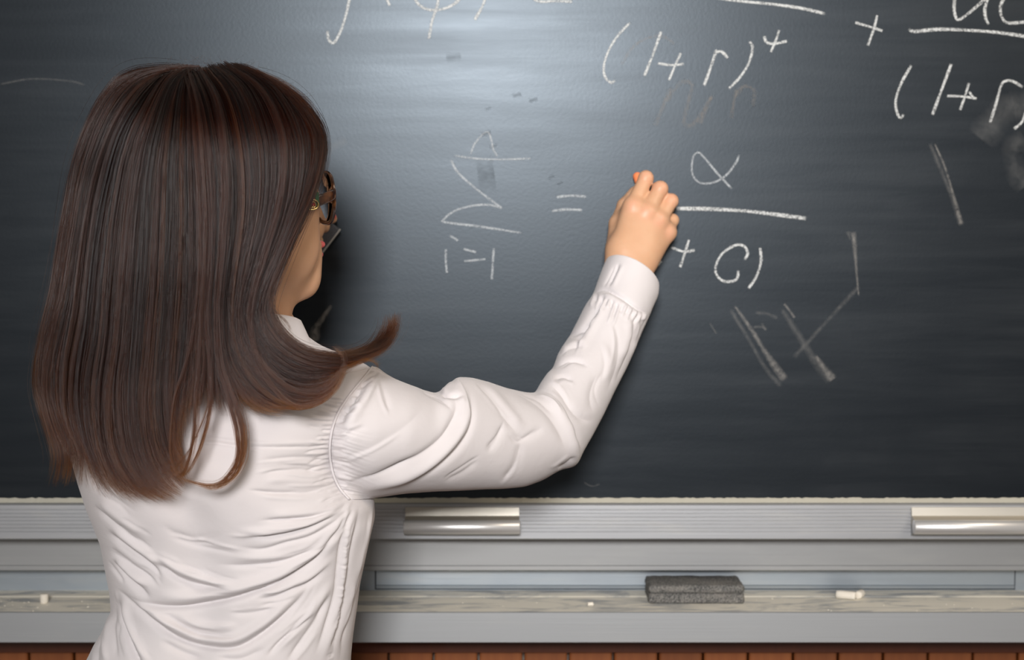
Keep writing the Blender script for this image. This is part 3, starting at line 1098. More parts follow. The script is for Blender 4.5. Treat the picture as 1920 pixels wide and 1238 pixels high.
# ------------------------------------------------------------------ shirt: folds are written as lines in the photograph's frame
# (points, half width px, height mm; negative = crease)
TF = [
    ([(660, 941), (630, 957), (590, 968), (540, 974), (480, 977)], 6, -3.0),
    ([(655, 940), (614, 956), (560, 963), (500, 966)], 8, 2.0),
    ([(656, 942), (632, 964), (595, 984), (547, 999), (501, 1007), (455, 1006)], 6, -5.5),
    ([(650, 946), (620, 964), (580, 983), (530, 995), (480, 998), (440, 996)], 8, 4.0),
    ([(653, 952), (626, 982), (583, 1007), (537, 1019), (492, 1031), (446, 1025)], 5, -3.0),
    ([(644, 970), (614, 1003), (571, 1037), (522, 1055), (461, 1061), (400, 1058)], 6, -3.0),
    ([(650, 968), (622, 997), (583, 1025), (530, 1042), (470, 1046), (420, 1042)], 7, 2.2),
    ([(656, 952), (640, 985), (622, 1010), (600, 1040), (571, 1064), (522, 1094), (467, 1114), (440, 1122), (400, 1130), (360, 1138), (324, 1140), (283, 1135), (247, 1122), (222, 1105)], 7, -7.5),
    ([(652, 960), (634, 995), (608, 1026), (571, 1049), (522, 1078), (461, 1099), (400, 1112), (350, 1120), (310, 1118), (285, 1104)], 11, 6.0),
    ([(620, 1055), (583, 1092), (547, 1107), (516, 1120), (476, 1124)], 6, -4.0),
    ([(628, 1040), (590, 1078), (550, 1096), (510, 1108), (470, 1112)], 7, 2.5),
    ([(440, 1106), (384, 1100), (337, 1086), (307, 1066), (285, 1050)], 6, -5.0),
    ([(440, 1096), (390, 1088), (345, 1072), (312, 1052), (290, 1034)], 8, 4.5),
    ([(283, 1034), (324, 1053), (367, 1069), (405, 1085), (445, 1092)], 3.5, -2.0),
    ([(176, 946), (204, 974), (228, 993), (255, 1012), (284, 1026)], 6, -3.5),
    ([(180, 935), (212, 962), (240, 982), (272, 1004)], 9, 3.0),
    ([(201, 993), (215, 1009), (242, 1031), (269, 1050), (296, 1077), (300, 1096)], 6, -4.5),
    ([(206, 985), (224, 1000), (252, 1022), (282, 1045), (306, 1068)], 8, 3.5),
    ([(206, 1031), (225, 1047), (250, 1064), (275, 1080), (300, 1104)], 6, -4.0),
    ([(209, 1047), (223, 1069), (242, 1088), (264, 1107), (284, 1124)], 6, -4.5),
    ([(214, 1042), (232, 1062), (255, 1082), (278, 1100)], 7, 3.5),
    ([(219, 1102), (234, 1121), (264, 1146), (296, 1173), (335, 1197), (378, 1211), (440, 1215), (490, 1190), (537, 1153), (571, 1113), (588, 1078)], 7, -6.0),
    ([(225, 1098), (246, 1118), (280, 1144), (312, 1168), (350, 1188), (390, 1200), (440, 1200), (488, 1174), (530, 1138), (566, 1098)], 9, 4.5),
    ([(305, 1146), (329, 1165), (362, 1184), (400, 1192), (445, 1195)], 6, -3.5),
    ([(330, 1152), (362, 1168), (405, 1177), (450, 1176)], 8, 2.5),
    ([(219, 1113), (223, 1146), (231, 1178), (242, 1206), (258, 1240), (268, 1270)], 6, -6.5),
    ([(228, 1118), (236, 1152), (246, 1184), (262, 1216), (280, 1250)], 7, 4.0),
    ([(216, 1125), (212, 1160), (214, 1200), (222, 1245)], 7, -3.5),
    ([(205, 1150), (198, 1180), (196, 1215), (200, 1250)], 6, 3.0),
    ([(200, 1160), (188, 1190), (182, 1220), (180, 1260)], 5, -3.0),
    ([(668, 942), (660, 975), (652, 1010), (646, 1060), (640, 1110), (630, 1160), (612, 1214), (600, 1250)], 7, 3.0),
    ([(674, 945), (669, 988), (658, 1031), (650, 1089), (644, 1140), (632, 1190), (620, 1240)], 5, -3.5),
    ([(664, 946), (650, 985), (640, 1020), (634, 1070), (628, 1120), (610, 1180), (590, 1230)], 5, -3.5),
    ([(705, 955), (687, 1055), (669, 1119), (650, 1180), (636, 1245)], 6, -3.5),
    ([(700, 945), (684, 1020), (668, 1090), (655, 1150), (642, 1210)], 8, 3.0),
    ([(622, 1110), (606, 1140), (590, 1170), (565, 1205), (535, 1245)], 6, -4.0),
    ([(626, 1085), (604, 1118), (582, 1150), (552, 1185), (515, 1225)], 8, 3.0),
    ([(590, 1150), (555, 1180), (525, 1204), (498, 1235)], 5, -3.5),
    ([(614, 915), (571, 924), (520, 924), (470, 921)], 5, -2.0),
    ([(610, 888), (571, 881), (530, 882), (490, 888)], 5, -2.0),
    ([(616, 902), (575, 903), (530, 900), (490, 904)], 7, 1.5),
    ([(612, 866), (575, 858), (530, 860), (480, 866)], 5, -1.5),
    ([(420, 1000), (380, 1010), (330, 1000), (300, 980)], 7, -1.2),
    ([(450, 1040), (400, 1030), (350, 1018), (310, 1000)], 5, -1.6),
    ([(430, 1150), (470, 1150), (520, 1140)], 7, -2.0),
    ([(300, 1200), (340, 1222), (380, 1236)], 7, -3.0),
    ([(400, 1232), (450, 1236), (500, 1215)], 7, -2.5),
    ([(330, 830), (400, 831), (460, 838), (540, 839), (617, 837)], 2.4, -1.6),
    ([(330, 822), (400, 823), (460, 830), (540, 831), (617, 829)], 3.5, 1.0),
    ([(150, 870), (175, 900), (215, 935), (260, 965)], 8, -2.0),
    ([(120, 800), (140, 838), (160, 880), (190, 930)], 8, -2.0),
]
_w = random.Random(3)
for _f in list(TF[:45]):                 # lesser wrinkles running along the main folds
    for _ in range(2):
        dx_, dy_ = _w.uniform(-14, 14), _w.uniform(-12, 12)
        n_ = len(_f[0])
        a_ = _w.randint(0, max(0, n_ - 3))
        TF.append(([(x + dx_ + _w.uniform(-3, 3), y + dy_ + _w.uniform(-3, 3)) for x, y in _f[0][a_:a_ + 3]], _w.uniform(2.2, 4.0), _w.choice([-1.3, -0.9, 0.8, 1.1])))
SEAM = [(699, 688), (676, 716), (655, 742), (634, 775), (622, 812), (619, 850), (625, 888), (638, 917), (656, 937)]
sc = catmull(SEAM, 80)
rr = random.Random(5)
for k in range(46):                      # gathers pulled into the armhole seam
    i = int(22 + 56 * k / 45)
    x, y = sc[i]
    Lg = rr.uniform(18, 52)
    ang = (k / 45 - 0.35) * 0.5
    TF.append(([(x - 1, y), (x - Lg * .5, y + Lg * .5 * ang + rr.uniform(-2, 2)), (x - Lg, y + Lg * ang * 1.3 + rr.uniform(-4, 4))], 2.0, -1.3 if k % 2 else 1.1))
sd = catmull([(652, 985), (648, 1020), (640, 1090), (640, 1140), (628, 1185), (618, 1240)], 60)
for k in range(60):                      # puckered side seam
    x, y = sd[min(59, k)]
    w_ = rr.uniform(3, 8)
    TF.append(([(x - w_ + rr.uniform(-2, 2), y + rr.uniform(0, 5)), (x + w_, y - rr.uniform(0, 5))], rr.uniform(1.5, 2.6), rr.uniform(-1.0, 0.8)))

SF = [
    ([(856, 707), (868, 746), (872, 778), (861, 810), (836, 842), (801, 872), (758, 895), (702, 912), (670, 920)], 9, 5.5),
    ([(850, 740), (856, 764), (850, 790), (828, 824), (790, 855), (740, 880), (690, 898)], 8, -4.5),
    ([(880, 735), (886, 780), (874, 820), (846, 856), (806, 886), (765, 905)], 6, -3.5),
    ([(822, 738), (850, 742), (868, 745)], 5, -3.5),
    ([(846, 712), (838, 722), (826, 734)], 6, 3.0),
    ([(780, 718), (800, 735), (830, 750), (850, 771)], 5, -2.2),
    ([(890, 716), (918, 745), (945, 780), (972, 815)], 7, -2.2),
    ([(905, 716), (935, 748), (962, 780), (984, 806)], 8, 2.0),
    ([(1003, 737), (1030, 752), (1052, 780), (1070, 815), (1080, 850), (1080, 872)], 8, 4.5),
    ([(1012, 735), (1045, 752), (1068, 785), (1082, 818), (1090, 845)], 6, -3.5),
    ([(960, 735), (1000, 752), (1030, 780), (1052, 815), (1062, 850)], 9, -2.5),
    ([(946, 795), (932, 825), (912, 850)], 7, -2.0),
    ([(1020, 800), (985, 822), (960, 812)], 8, -2.0),
    ([(978, 825), (966, 872), (938, 908)], 7, -2.5),
    ([(1045, 880), (1062, 872), (1080, 855)], 5, -3.0),
    ([(900, 860), (870, 885), (830, 905)], 7, -1.8),
    ([(695, 690), (677, 729), (652, 765), (628, 806)], 8, -3.5),
    ([(705, 694), (690, 735), (668, 772), (640, 812)], 9, 3.0),
    ([(712, 704), (722, 740), (732, 775)], 6, -1.5),
    ([(640, 860), (700, 840), (760, 800), (800, 760)], 14, -1.5),
    ([(650, 905), (720, 890), (780, 860)], 10, -1.8),
    ([(632, 830), (660, 810), (690, 800)], 8, -1.5),
    ([(1069, 632), (1090, 618), (1110, 612)], 5, -3.0),
    ([(1076, 660), (1097, 616), (1122, 575), (1136, 548)], 6, -4.0),
    ([(1086, 664), (1106, 622), (1130, 580), (1142, 552)], 7, 3.0),
    ([(1050, 662), (1075, 645), (1100, 640)], 6, 2.8),
    ([(1042, 690), (1066, 676), (1090, 680), (1104, 690)], 5, -2.5),
    ([(1037, 712), (1056, 706), (1076, 716)], 5, -2.5),
    ([(1190, 595), (1187, 631), (1173, 680), (1152, 723)], 6, -3.0),
    ([(1176, 592), (1178, 630), (1166, 678)], 7, 2.0),
    ([(1204, 590), (1203, 620), (1190, 650)], 5, -2.5),
    ([(1030, 720), (1052, 738), (1072, 768), (1092, 786), (1117, 790)], 8, -3.0),
    ([(1024, 730), (1046, 752), (1066, 785), (1080, 822)], 7, 2.5),
    ([(1120, 700), (1108, 740), (1112, 776)], 8, -2.0),
    ([(1150, 600), (1160, 640), (1156, 690), (1136, 740)], 6, -1.5),
    ([(1130, 640), (1142, 680), (1132, 720)], 7, 1.5),
    ([(1113, 551), (1136, 543), (1165, 557), (1193, 577), (1219, 592)], 3.5, -4.0),
    ([(1110, 560), (1134, 554), (1162, 569), (1190, 589), (1214, 602)], 6, 2.5),
    ([(1162, 492), (1152, 512), (1140, 536)], 3.5, -2.5),
    ([(1170, 494), (1160, 514), (1148, 540)], 4, 1.2),
]
for _f in list(SF):
    dx_, dy_ = _w.uniform(-12, 12), _w.uniform(-10, 10)
    SF.append(([(x + dx_ + _w.uniform(-3, 3), y + dy_ + _w.uniform(-3, 3)) for x, y in _f[0][:3]], _w.uniform(2.5, 4.2), _w.choice([-1.3, -0.9, 0.8, 1.0])))
for k in range(22):                      # gathers below the cuff
    t = k / 21
    x, y = 1116 + 100 * t, 549 + 40 * t ** 0.9
    Lg = rr.uniform(14, 46)
    SF.append(([(x, y), (x - Lg * .35, y + Lg)], 2.6, -1.6 if k % 2 else 1.4))
for k in range(26):                      # gathers on the sleeve side of the armhole
    i = int(6 + 66 * k / 25)
    x, y = sc[i]
    Lg = rr.uniform(16, 42)
    SF.append(([(x + 2, y), (x + Lg, y - Lg * (0.35 - k / 40))], 2.6, -1.2 if k % 2 else 1.0))


def vnormals(V, Q):
    a = V[Q[:, 2]] - V[Q[:, 0]]
    b = V[Q[:, 3]] - V[Q[:, 1]]
    fn = np.cross(a, b)
    N = np.zeros_like(V)
    for i in range(4):
        np.add.at(N, Q[:, i], fn)
    return N / (np.linalg.norm(N, axis=1)[:, None] + 1e-12)


def apply_folds(V, Q, folds, outward_sign=1.0, gain=1.0):
    N = vnormals(V, Q) * outward_sign
    view = V - np.array([0, 0, CAM_Z])
    facing = -(N * view).sum(1) / np.linalg.norm(view, axis=1)
    wgt = np.clip(facing * 3 + 0.35, 0, 1)
    px, py = proj(V)
    D = np.zeros(len(V))
    for pts, hw, amp in folds:
        c = catmull(pts, max(8, int(len(pts) * 9)))
        x0, y0 = c.min(0) - hw * 3.2
        x1, y1 = c.max(0) + hw * 3.2
        m = np.where((px > x0) & (px < x1) & (py > y0) & (py < y1) & (wgt > 0))[0]
        if not len(m):
            continue
        q = np.stack([px[m], py[m]], 1)
        best = np.full(len(m), 1e9)
        bt = np.zeros(len(m))
        for i in range(len(c) - 1):
            ab = c[i + 1] - c[i]
            t = np.clip(((q - c[i]) @ ab) / (ab @ ab + 1e-9), 0, 1)
            dd = np.linalg.norm(q - c[i] - t[:, None] * ab, axis=1)
            u = dd < best
            best[u] = dd[u]
            bt[u] = (i + t[u]) / (len(c) - 1)
        env = np.clip(np.minimum(bt, 1 - bt) * 3.6 + 0.06, 0, 1)
        env = env * env * (3 - 2 * env)
        r = best / hw
        prof = np.exp(-r ** 2) if amp > 0 else (0.55 * np.exp(-r * 1.7) + 0.45 * np.exp(-r ** 2))
        D[m] += amp * 0.001 * prof * env
    return V + N * (D * wgt * gain)[:, None]


def loft(sections, nu, nv, close_top=False):
    """sections: arrays (cx_px, cy, ...) -> grid made by the caller's function"""
    pass


# torso
TS = [  # py, left px, right px, Y centre, half depth
    (592, 410, 540, 1.565, .050), (622, 385, 560, 1.565, .058), (652, 330, 600, 1.565, .070), (676, 250, 664, 1.565, .080),
    (694, 190, 700, 1.562, .088), (735, 122, 700, 1.560, .102), (775, 97, 685, 1.560, .112), (810, 120, 668, 1.560, .118),
    (850, 146, 650, 1.560, .120), (895, 158, 660, 1.560, .119), (940, 171, 700, 1.560, .115), (975, 184, 702, 1.560, .110),
    (1010, 197, 694, 1.560, .106), (1060, 206, 683, 1.560, .103), (1100, 214, 675, 1.560, .102), (1135, 216, 670, 1.560, .102),
    (1165, 202, 665, 1.560, .104), (1200, 184, 660, 1.560, .108), (1240, 164, 656, 1.560, .114), (1300, 140, 655, 1.560, .12), (1360, 125, 660, 1.560, .125)]
TSa = np.array(TS, float)
nv, nu = 430, 420
rows = np.linspace(TSa[0, 0], TSa[-1, 0], nv)


def cinterp(x, X, Yv):
    c = np.stack([X, Yv], 1)
    out = np.interp(x, X, Yv)
    # smooth the polyline a little
    k = 9
    pad = np.r_[np.full(k, out[0]), out, np.full(k, out[-1])]
    return np.convolve(pad, np.hanning(2 * k + 1) / np.hanning(2 * k + 1).sum(), 'same')[k:-k]


prm = [cinterp(rows, TSa[:, 0], TSa[:, j]) for j in (1, 2, 3, 4)]
TV = np.zeros((nv, nu, 3))
th = np.linspace(0, 2 * np.pi, nu, endpoint=False)
ex = 2 / 2.35
cu = np.sign(np.cos(th)) * np.abs(np.cos(th)) ** ex
su = np.sign(np.sin(th)) * np.abs(np.sin(th)) ** ex
for i in range(nv):
    a, b = Pn(prm[0][i], rows[i], prm[2][i]), Pn(prm[1][i], rows[i], prm[2][i])
    c, hwid = (a + b) / 2, (b - a)[0] / 2
    TV[i, :, 0] = c[0] + hwid * cu
    # the shoulder blades and the hollow of the spine
    spine = -0.010 * np.exp(-((cu + 0.12) / .16) ** 2) * (su > 0)
    blade = 0.006 * (np.exp(-((cu - .42) / .25) ** 2) + np.exp(-((cu + .6) / .25) ** 2)) * (su > 0) * math.exp(-((rows[i] - 830) / 110) ** 2)
    TV[i, :, 1] = prm[2][i] - (prm[3][i] * su + spine * 0.8 + blade)
    TV[i, :, 2] = c[2]


def grid_quads(nv, nu, wrap=True):
    i = np.arange(nv - 1)[:, None]
    j = np.arange(nu if wrap else nu - 1)[None, :]
    j2 = (j + 1) % nu
    return np.stack([i * nu + j, i * nu + j2, (i + 1) * nu + j2, (i + 1) * nu + j], -1).reshape(-1, 4)


TQ = grid_quads(nv, nu)
tv = TV.reshape(-1, 3)
nn = vnormals(tv, TQ)
sgn = 1.0 if (nn[:, 1] * (tv[:, 1] - 1.56)).sum() > 0 else -1.0
tv = apply_folds(tv, TQ, TF, sgn)
if sgn < 0:
    TQ = TQ[:, ::-1]
# end caps are left open: the collar closes the top, the hem hangs free below the frame
shirt = mesh_obj('shirt', tv, TQ, M_shirt, person, True)
tag(shirt, 'white gathered cotton shirt')

# torso surface depth as seen from the camera, used to seat the armhole on it
tpx, tpy = proj(tv)
front = tv[:, 1] < 1.56


def torso_Y(px, py):
    d = (tpx - px) ** 2 + (tpy - py) ** 2 + np.where(front, 0, 1e9)
    k = np.argsort(d)[:4]
    return tv[k, 1].mean()


# right sleeve: (upper edge px, lower edge px, Y centre, half depth, bulge px)
RS = [
    ((697, 688), (655, 938), 1.562, .060, (-50, 8)),
    ((712, 697), (676, 938), 1.566, .080, (-40, 6)),
    ((738, 710), (712, 933), 1.575, .083, (-20, 4)),
    ((775, 724), (760, 926), 1.592, .078, (0, 0)),
    ((818, 738), (815, 922), 1.612, .072, (0, 0)),
    ((840, 722), (845, 921), 1.624, .072, (0, 0)),
    ((857, 707), (872, 920), 1.636, .071, (0, 0)),
    ((884, 708), (905, 918), 1.650, .068, (0, 0)),
    ((915, 716), (945, 917), 1.668, .066, (0, 0)),
    ((950, 728), (985, 913), 1.688, .064, (0, 0)),
    ((982, 735), (1020, 900), 1.706, .062, (4, 0)),
    ((1002, 737), (1050, 881), 1.722, .060, (10, 2)),
    ((1006, 733), (1080, 876), 1.734, .058, (10, 0)),
    ((1014, 718), (1092, 850), 1.745, .055, (8, -2)),
    ((1026, 700), (1113, 814), 1.758, .053, (4, -3)),
    ((1037, 690), (1133, 776), 1.772, .052, (2, -3)),
    ((1046, 664), (1154, 731), 1.790, .050, (0, -3)),
    ((1056, 648), (1176, 690), 1.806, .049, (0, -5)),
    ((1068, 630), (1192, 652), 1.820, .047, (0, -6)),
    ((1083, 602), (1207, 618), 1.834, .045, (2, -10)),
    ((1098, 571), (1219, 590), 1.848, .042, (5, -14)),
    ((1112, 553), (1224, 577), 1.856, .041, (8, -16)),
    ((1118, 535), (1229, 566), 1.862, .040, (9, -18)),
    ((1127, 510), (1234, 556), 1.868, .0385, (11, -20)),
    ((1136, 488), (1234, 545), 1.873, .0375, (14, -24)),
]


def sleeve_mesh(RS, ns, nu, seat=None):
    A = np.array([r[0] for r in RS], float)
    B = np.array([r[1] for r in RS], float)
    Yc = np.array([r[2] for r in RS])
    Hd = np.array([r[3] for r in RS])
    Bu = np.array([r[4] for r in RS], float)
    mid = (A + B) / 2
    s = np.r_[0, np.cumsum(np.linalg.norm(np.diff(mid, axis=0), axis=1))]
    t = np.linspace(0, s[-1], ns)

    def ip(v):
        o = np.interp(t, s, v)
        k = 11
        pad = np.r_[2 * o[0] - o[1:k + 1][::-1], o, 2 * o[-1] - o[-k - 1:-1][::-1]]
        wn = np.hanning(2 * k + 1)
        return np.convolve(pad, wn / wn.sum(), 'same')[k:-k]
    a = np.stack([ip(A[:, 0]), ip(A[:, 1])], 1)
    b = np.stack([ip(B[:, 0]), ip(B[:, 1])], 1)
    y, hd = ip(Yc), ip(Hd)
    bu = np.stack([ip(Bu[:, 0]), ip(Bu[:, 1])], 1)
    th = np.linspace(0, 2 * np.pi, nu, endpoint=False)
    V = np.zeros((ns, nu, 3))
    for i in range(ns):
        c, h = (a[i] + b[i]) / 2, (a[i] - b[i]) / 2
        sb = np.clip(np.sin(th), -1, 1)
        q = c[None] + np.cos(th)[:, None] * h[None] + sb[:, None] * bu[i][None]
        V[i] = Pn(q[:, 0], q[:, 1], y[i])
        V[i, :, 1] -= hd[i] * np.sign(sb) * np.abs(sb) ** 0.9
        # keep the projected outline while the depth changes
        k = V[i, :, 1] / y[i]
        V[i, :, 0] = V[i, :, 0] * k
        V[i, :, 2] = CAM_Z + (V[i, :, 2] - CAM_Z) * k
    return V, t


SV, ts = sleeve_mesh(RS, 460, 300)
ns_, nu_ = SV.shape[:2]
# seat the first rings on the torso's surface along the seam
spx = catmull(SEAM, nu_ // 2 + 1)
ring0 = SV[0].copy()
for j in range(nu_ // 2 + 1):
    x, y = spx[j]
    Yt = torso_Y(x - 2, y) + 0.0035
    ring0[j] = P(x, y, Yt)
blend = np.clip(1 - ts / 60.0, 0, 1)
blend = blend * blend * (3 - 2 * blend)
delta = ring0 - SV[0]
for i in range(ns_):
    if blend[i] <= 0:
        break
    SV[i] += delta * blend[i]
sv = SV.reshape(-1, 3)
SQ = grid_quads(ns_, nu_)
nn = vnormals(sv, SQ)
cen = np.repeat(SV.mean(1), nu_, 0)
sg = 1.0 if ((sv - cen) * nn).sum() > 0 else -1.0
sv = apply_folds(sv, SQ, SF, sg)
if sg < 0:
    SQ = SQ[:, ::-1]
cut = 404
i_c = int(np.argmin(np.abs(SV.mean(1)[:, 2] - P(1165, 565, 1.857).z)))
top = SQ[: (i_c) * nu_]
slv = mesh_obj('sleeve', sv, top, M_shirt, shirt, True)
# cuff: outer skin, rolled edge and lining
cv = sv.reshape(ns_, nu_, 3)[i_c:]
cc = cv.mean(1)
cf = [cv[k] for k in range(len(cv))]
axis = cc[-1] - cc[-6]
axis /= np.linalg.norm(axis)
last = cv[-1]
for k in range(1, 6):
    a = math.pi * k / 5
    cf.append(cc[-1] + (last - cc[-1]) * (1 - .030 * (1 - math.cos(a)) / 2 * 2) + axis * .0016 * math.sin(a))
for k in range(1, 14):
    src = cv[max(0, len(cv) - 1 - k * 4)]
    m_ = src.mean(0)
    cf.append(m_ + (src - m_) * (0.93 - .005 * k))
cf = np.array(cf)
q = grid_quads(len(cf), nu_)
if sg < 0:
    q = q[:, ::-1]
cuff = mesh_obj('cuff', cf.reshape(-1, 3), q, M_shirt, shirt, True)
# stitched welt along the armhole
wp = []
for k, (x, y) in enumerate(catmull(SEAM, 60)):
    wp.append(P(x - 0.5, y, torso_Y(x - 3, y) - 0.0005))
wp = np.array([tuple(v) for v in wp])
for _ in range(3):
    wp[1:-1] = (wp[:-2] + wp[1:-1] * 2 + wp[2:]) / 4
tube('armhole_welt', wp, 0.0011, M_shirt, shirt, 8)

# left sleeve, hidden behind the body: plain tapered sleeve to the wrist
lp = catmull(np.array([LSHO, (LSHO + LELB) / 2 + np.array([0, 0, -.005]), LELB, (LELB + LW) / 2, LW - (LW - LELB) * .08]), 60)
tube('sleeve', lp, np.interp(np.linspace(0, 1, 60), [0, .2, .5, .8, .93, 1], [.050, .052, .048, .042, .034, .036]), M_shirt, shirt, 36)

# collar around the neck
NC = (NECK0 + NECK1) / 2
nc0 = W(450, 596, 1.553)
nc1 = W(448, 668, 1.560)
cv_, nr_, nt_ = [], 26, 96
prof = [(0.0, .0485, 0), (0.25, .0495, .25), (.5, .0505, .5), (.75, .052, .80), (.92, .0535, .97), (1, .0560, 1.0), (1.08, .0585, .97), (1.2, .0605, .8), (1.45, .0635, .5), (1.7, .0670, .2), (1.9, .0695, .02), (1.92, .0685, .0)]
for (s_, r_, hgt) in prof:
    for k in range(nt_):
        a = 2 * math.pi * k / nt_
        tip = 1 + 0.22 * max(0, math.cos(a - 0.35)) ** 8 * (1 if s_ > 1.05 else 0) * (s_ - 1)
        base = nc1 + (nc0 - nc1) * (hgt * 0.88 + 0.10)
        drop = 0.006 * math.sin(a) * (1 if s_ > 0.9 else .3)
        cv_.append((base[0] + r_ * tip * math.cos(a) * 1.0, base[1] + r_ * math.sin(a), base[2] + 0.010 * -math.sin(a) * hgt - 0.012 * max(0, math.cos(a - .35)) ** 6 * max(0, s_ - 1)))
mesh_obj('collar', cv_, grid_quads(len(prof), nt_)[:, ::-1], M_shirt, shirt, True)

# trousers and shoes, below the frame, so that the figure stands on the floor


def trouser_sdf(p):
    d = ellip(p, (TX, 1.595, HIP_Z + .0), (.158, .108, .15))
    for s in (-1, 1):
        d = smin(d, rcone(p, (TX + s * .075, 1.60, HIP_Z - .03), (TX + s * .08, 1.59, .46), .092, .068), .03)
        d = smin(d, rcone(p, (TX + s * .08, 1.59, .46), (TX + s * .08, 1.61, .10), .068, .058), .02)
    return np.maximum(d, p[:, 2] - (HIP_Z + .09))


v, q = surface_nets(trouser_sdf, (TX - .22, 1.45, .02), (TX + .22, 1.75, 1.02), .009)
mesh_obj('trousers', v, q, mat_plain('dark_denim', (0.03, 0.035, 0.05), 0.85), person, True)
for s in (-1, 1):
    v, q = surface_nets(lambda p: np.maximum(smin(rcone(p, (TX + s * .08, 1.59, .048), (TX + s * .092, 1.74, .034), .044, .034), rcone(p, (TX + s * .08, 1.60, .05), (TX + s * .08, 1.60, .09), .045, .042), .02), .001 - p[:, 2]),
                        (TX + s * .085 - .08, 1.52, -.01), (TX + s * .085 + .08, 1.80, .15), .006)
    mesh_obj('shoe', v, q, mat_plain('shoe_leather', (0.03, 0.025, 0.022), 0.4), person, True)

# ------------------------------------------------------------------ eyeglasses
M_tort = NT('tortoise')
M_tort.set(color=M_tort.mix(M_tort.ramp(M_tort.noise(M_tort.coord(), 70, 2), [(.42, (0, 0, 0)), (.6, (1, 1, 1))]), (0.022, 0.008, 0.005), (0.13, 0.048, 0.016)), rough=0.15, coat=0.6)
M_tort = M_tort.m
M_lens = NT('lens')
M_lens.set(color=(0.62, 0.60, 0.60), rough=0.02, trans=1.0, ior=1.04)
M_lens = M_lens.m
M_gold = mat_plain('gold', (0.95, 0.72, 0.32), 0.22, 1.0)
M_red, M_green = mat_plain('red_enamel', (0.65, 0.03, 0.04), 0.3), mat_plain('green_enamel', (0.02, 0.16, 0.08), 0.3)
gl = empty('eyeglasses', tuple(h2w((0, .1, 0))), 'brown tortoiseshell eyeglasses with gold emblem at the temple, worn by the woman', 'eyeglasses')


def lens_curve(side, n=56, grow=1.0):
    """outer edge at r=.070 f=.083, nose side r=.010 f=.100; wide above, narrow below"""
    pts = []
    for k in range(n):
        a = 2 * math.pi * k / n
        cx_, sx = math.cos(a), math.sin(a)
        zz = .025 * math.copysign(abs(sx) ** .85, sx) * grow
        wd = .031 * (1 - .18 * (1 if sx < 0 else 0) * abs(sx) ** 1.0) * grow
        u = math.copysign(abs(cx_) ** .8, cx_) * wd
        if sx < 0:
            u -= .004 * abs(sx)
        else:
            u += .002 * abs(sx)
        r = .0345 + u
        f = .0975 - .0046 * ((r - .01) / .03) ** 1.7 if r > .01 else .0975
        pts.append((side * r, f, -.027 + zz))
    return np.array(pts)


GO = np.array([0, .004, 0])
for s in (1, -1):
    cvp = lens_curve(s)
    n = len(cvp)
    rimr = np.array([.0015 + .0005 * max(0, math.cos(2 * math.pi * k / n)) ** 2 + .0007 * max(0, -math.sin(2 * math.pi * k / n)) for k in range(n)])
    fr = tube('rim', h2w(cvp + GO), rimr, M_tort, gl, 10, closed=True)
    inner = lens_curve(s, n, .97)
    vs = list(h2w(inner + GO + np.array([0, -.0006, 0]))) + list(h2w(inner + GO + np.array([0, .0008, 0])))
    c1_, c2_ = len(vs), len(vs) + 1
    vs += [h2w(inner.mean(0) + GO + np.array([0, .0012, 0])), h2w(inner.mean(0) + GO + np.array([0, .0026, 0]))]
    fs = []
    for k in range(n):
        k2 = (k + 1) % n
        fs += [(k, k2, c1_), (n + k2, n + k, c2_), (k2, k, n + k, n + k2)]
    mesh_obj('lens', vs, fs, M_lens, gl, True)
tube('bridge', h2w(np.array([(-.008, .104, -.019), (-.004, .107, -.017), (0, .108, -.0165), (.004, .107, -.017), (.008, .104, -.019)])), .0022, M_tort, gl, 10)


def temple(s):
    path = np.array([(.0655, .0900, -.0215), (.0715, .0860, -.0228), (.0760, .077, -.0250), (.0790, .060, -.0285), (.0800, .035, -.0300), (.0805, .005, -.0290), (.0800, -.015, -.028), (.078, -.030, -.036), (.076, -.040, -.050)])
    path[:, 0] *= s
    hgt = [.0048, .0054, .0056, .0052, .0038, .003, .0028, .003, .0032]
    vs, fs = [], []
    path = catmull(path, 40)
    hgt = np.interp(np.linspace(0, 1, 40), np.linspace(0, 1, 9), hgt)
    for i, c in enumerate(path):
        for k in range(12):
            a = 2 * math.pi * k / 12
            ca_, sa_ = math.cos(a), math.sin(a)
            vs.append(h2w(c + np.array([s * .0019 * math.copysign(abs(ca_) ** .6, ca_), 0, hgt[i] * math.copysign(abs(sa_) ** .6, sa_)])))
    for i in range(39):
        for k in range(12):
            fs.append((i * 12 + k, i * 12 + (k + 1) % 12, (i + 1) * 12 + (k + 1) % 12, (i + 1) * 12 + k))
    fs += [tuple(range(12))[::-1], tuple(39 * 12 + k for k in range(12))]
    return mesh_obj('temple_arm', vs, fs, M_tort, gl, True)


tmp = temple(1)
temple(-1)
# emblem: interlocking gold loops in an oval ring over a green-red-green band


def on_temple(f, z, out=.0):
    return h2w(np.array([.0795 + out, f, z]))


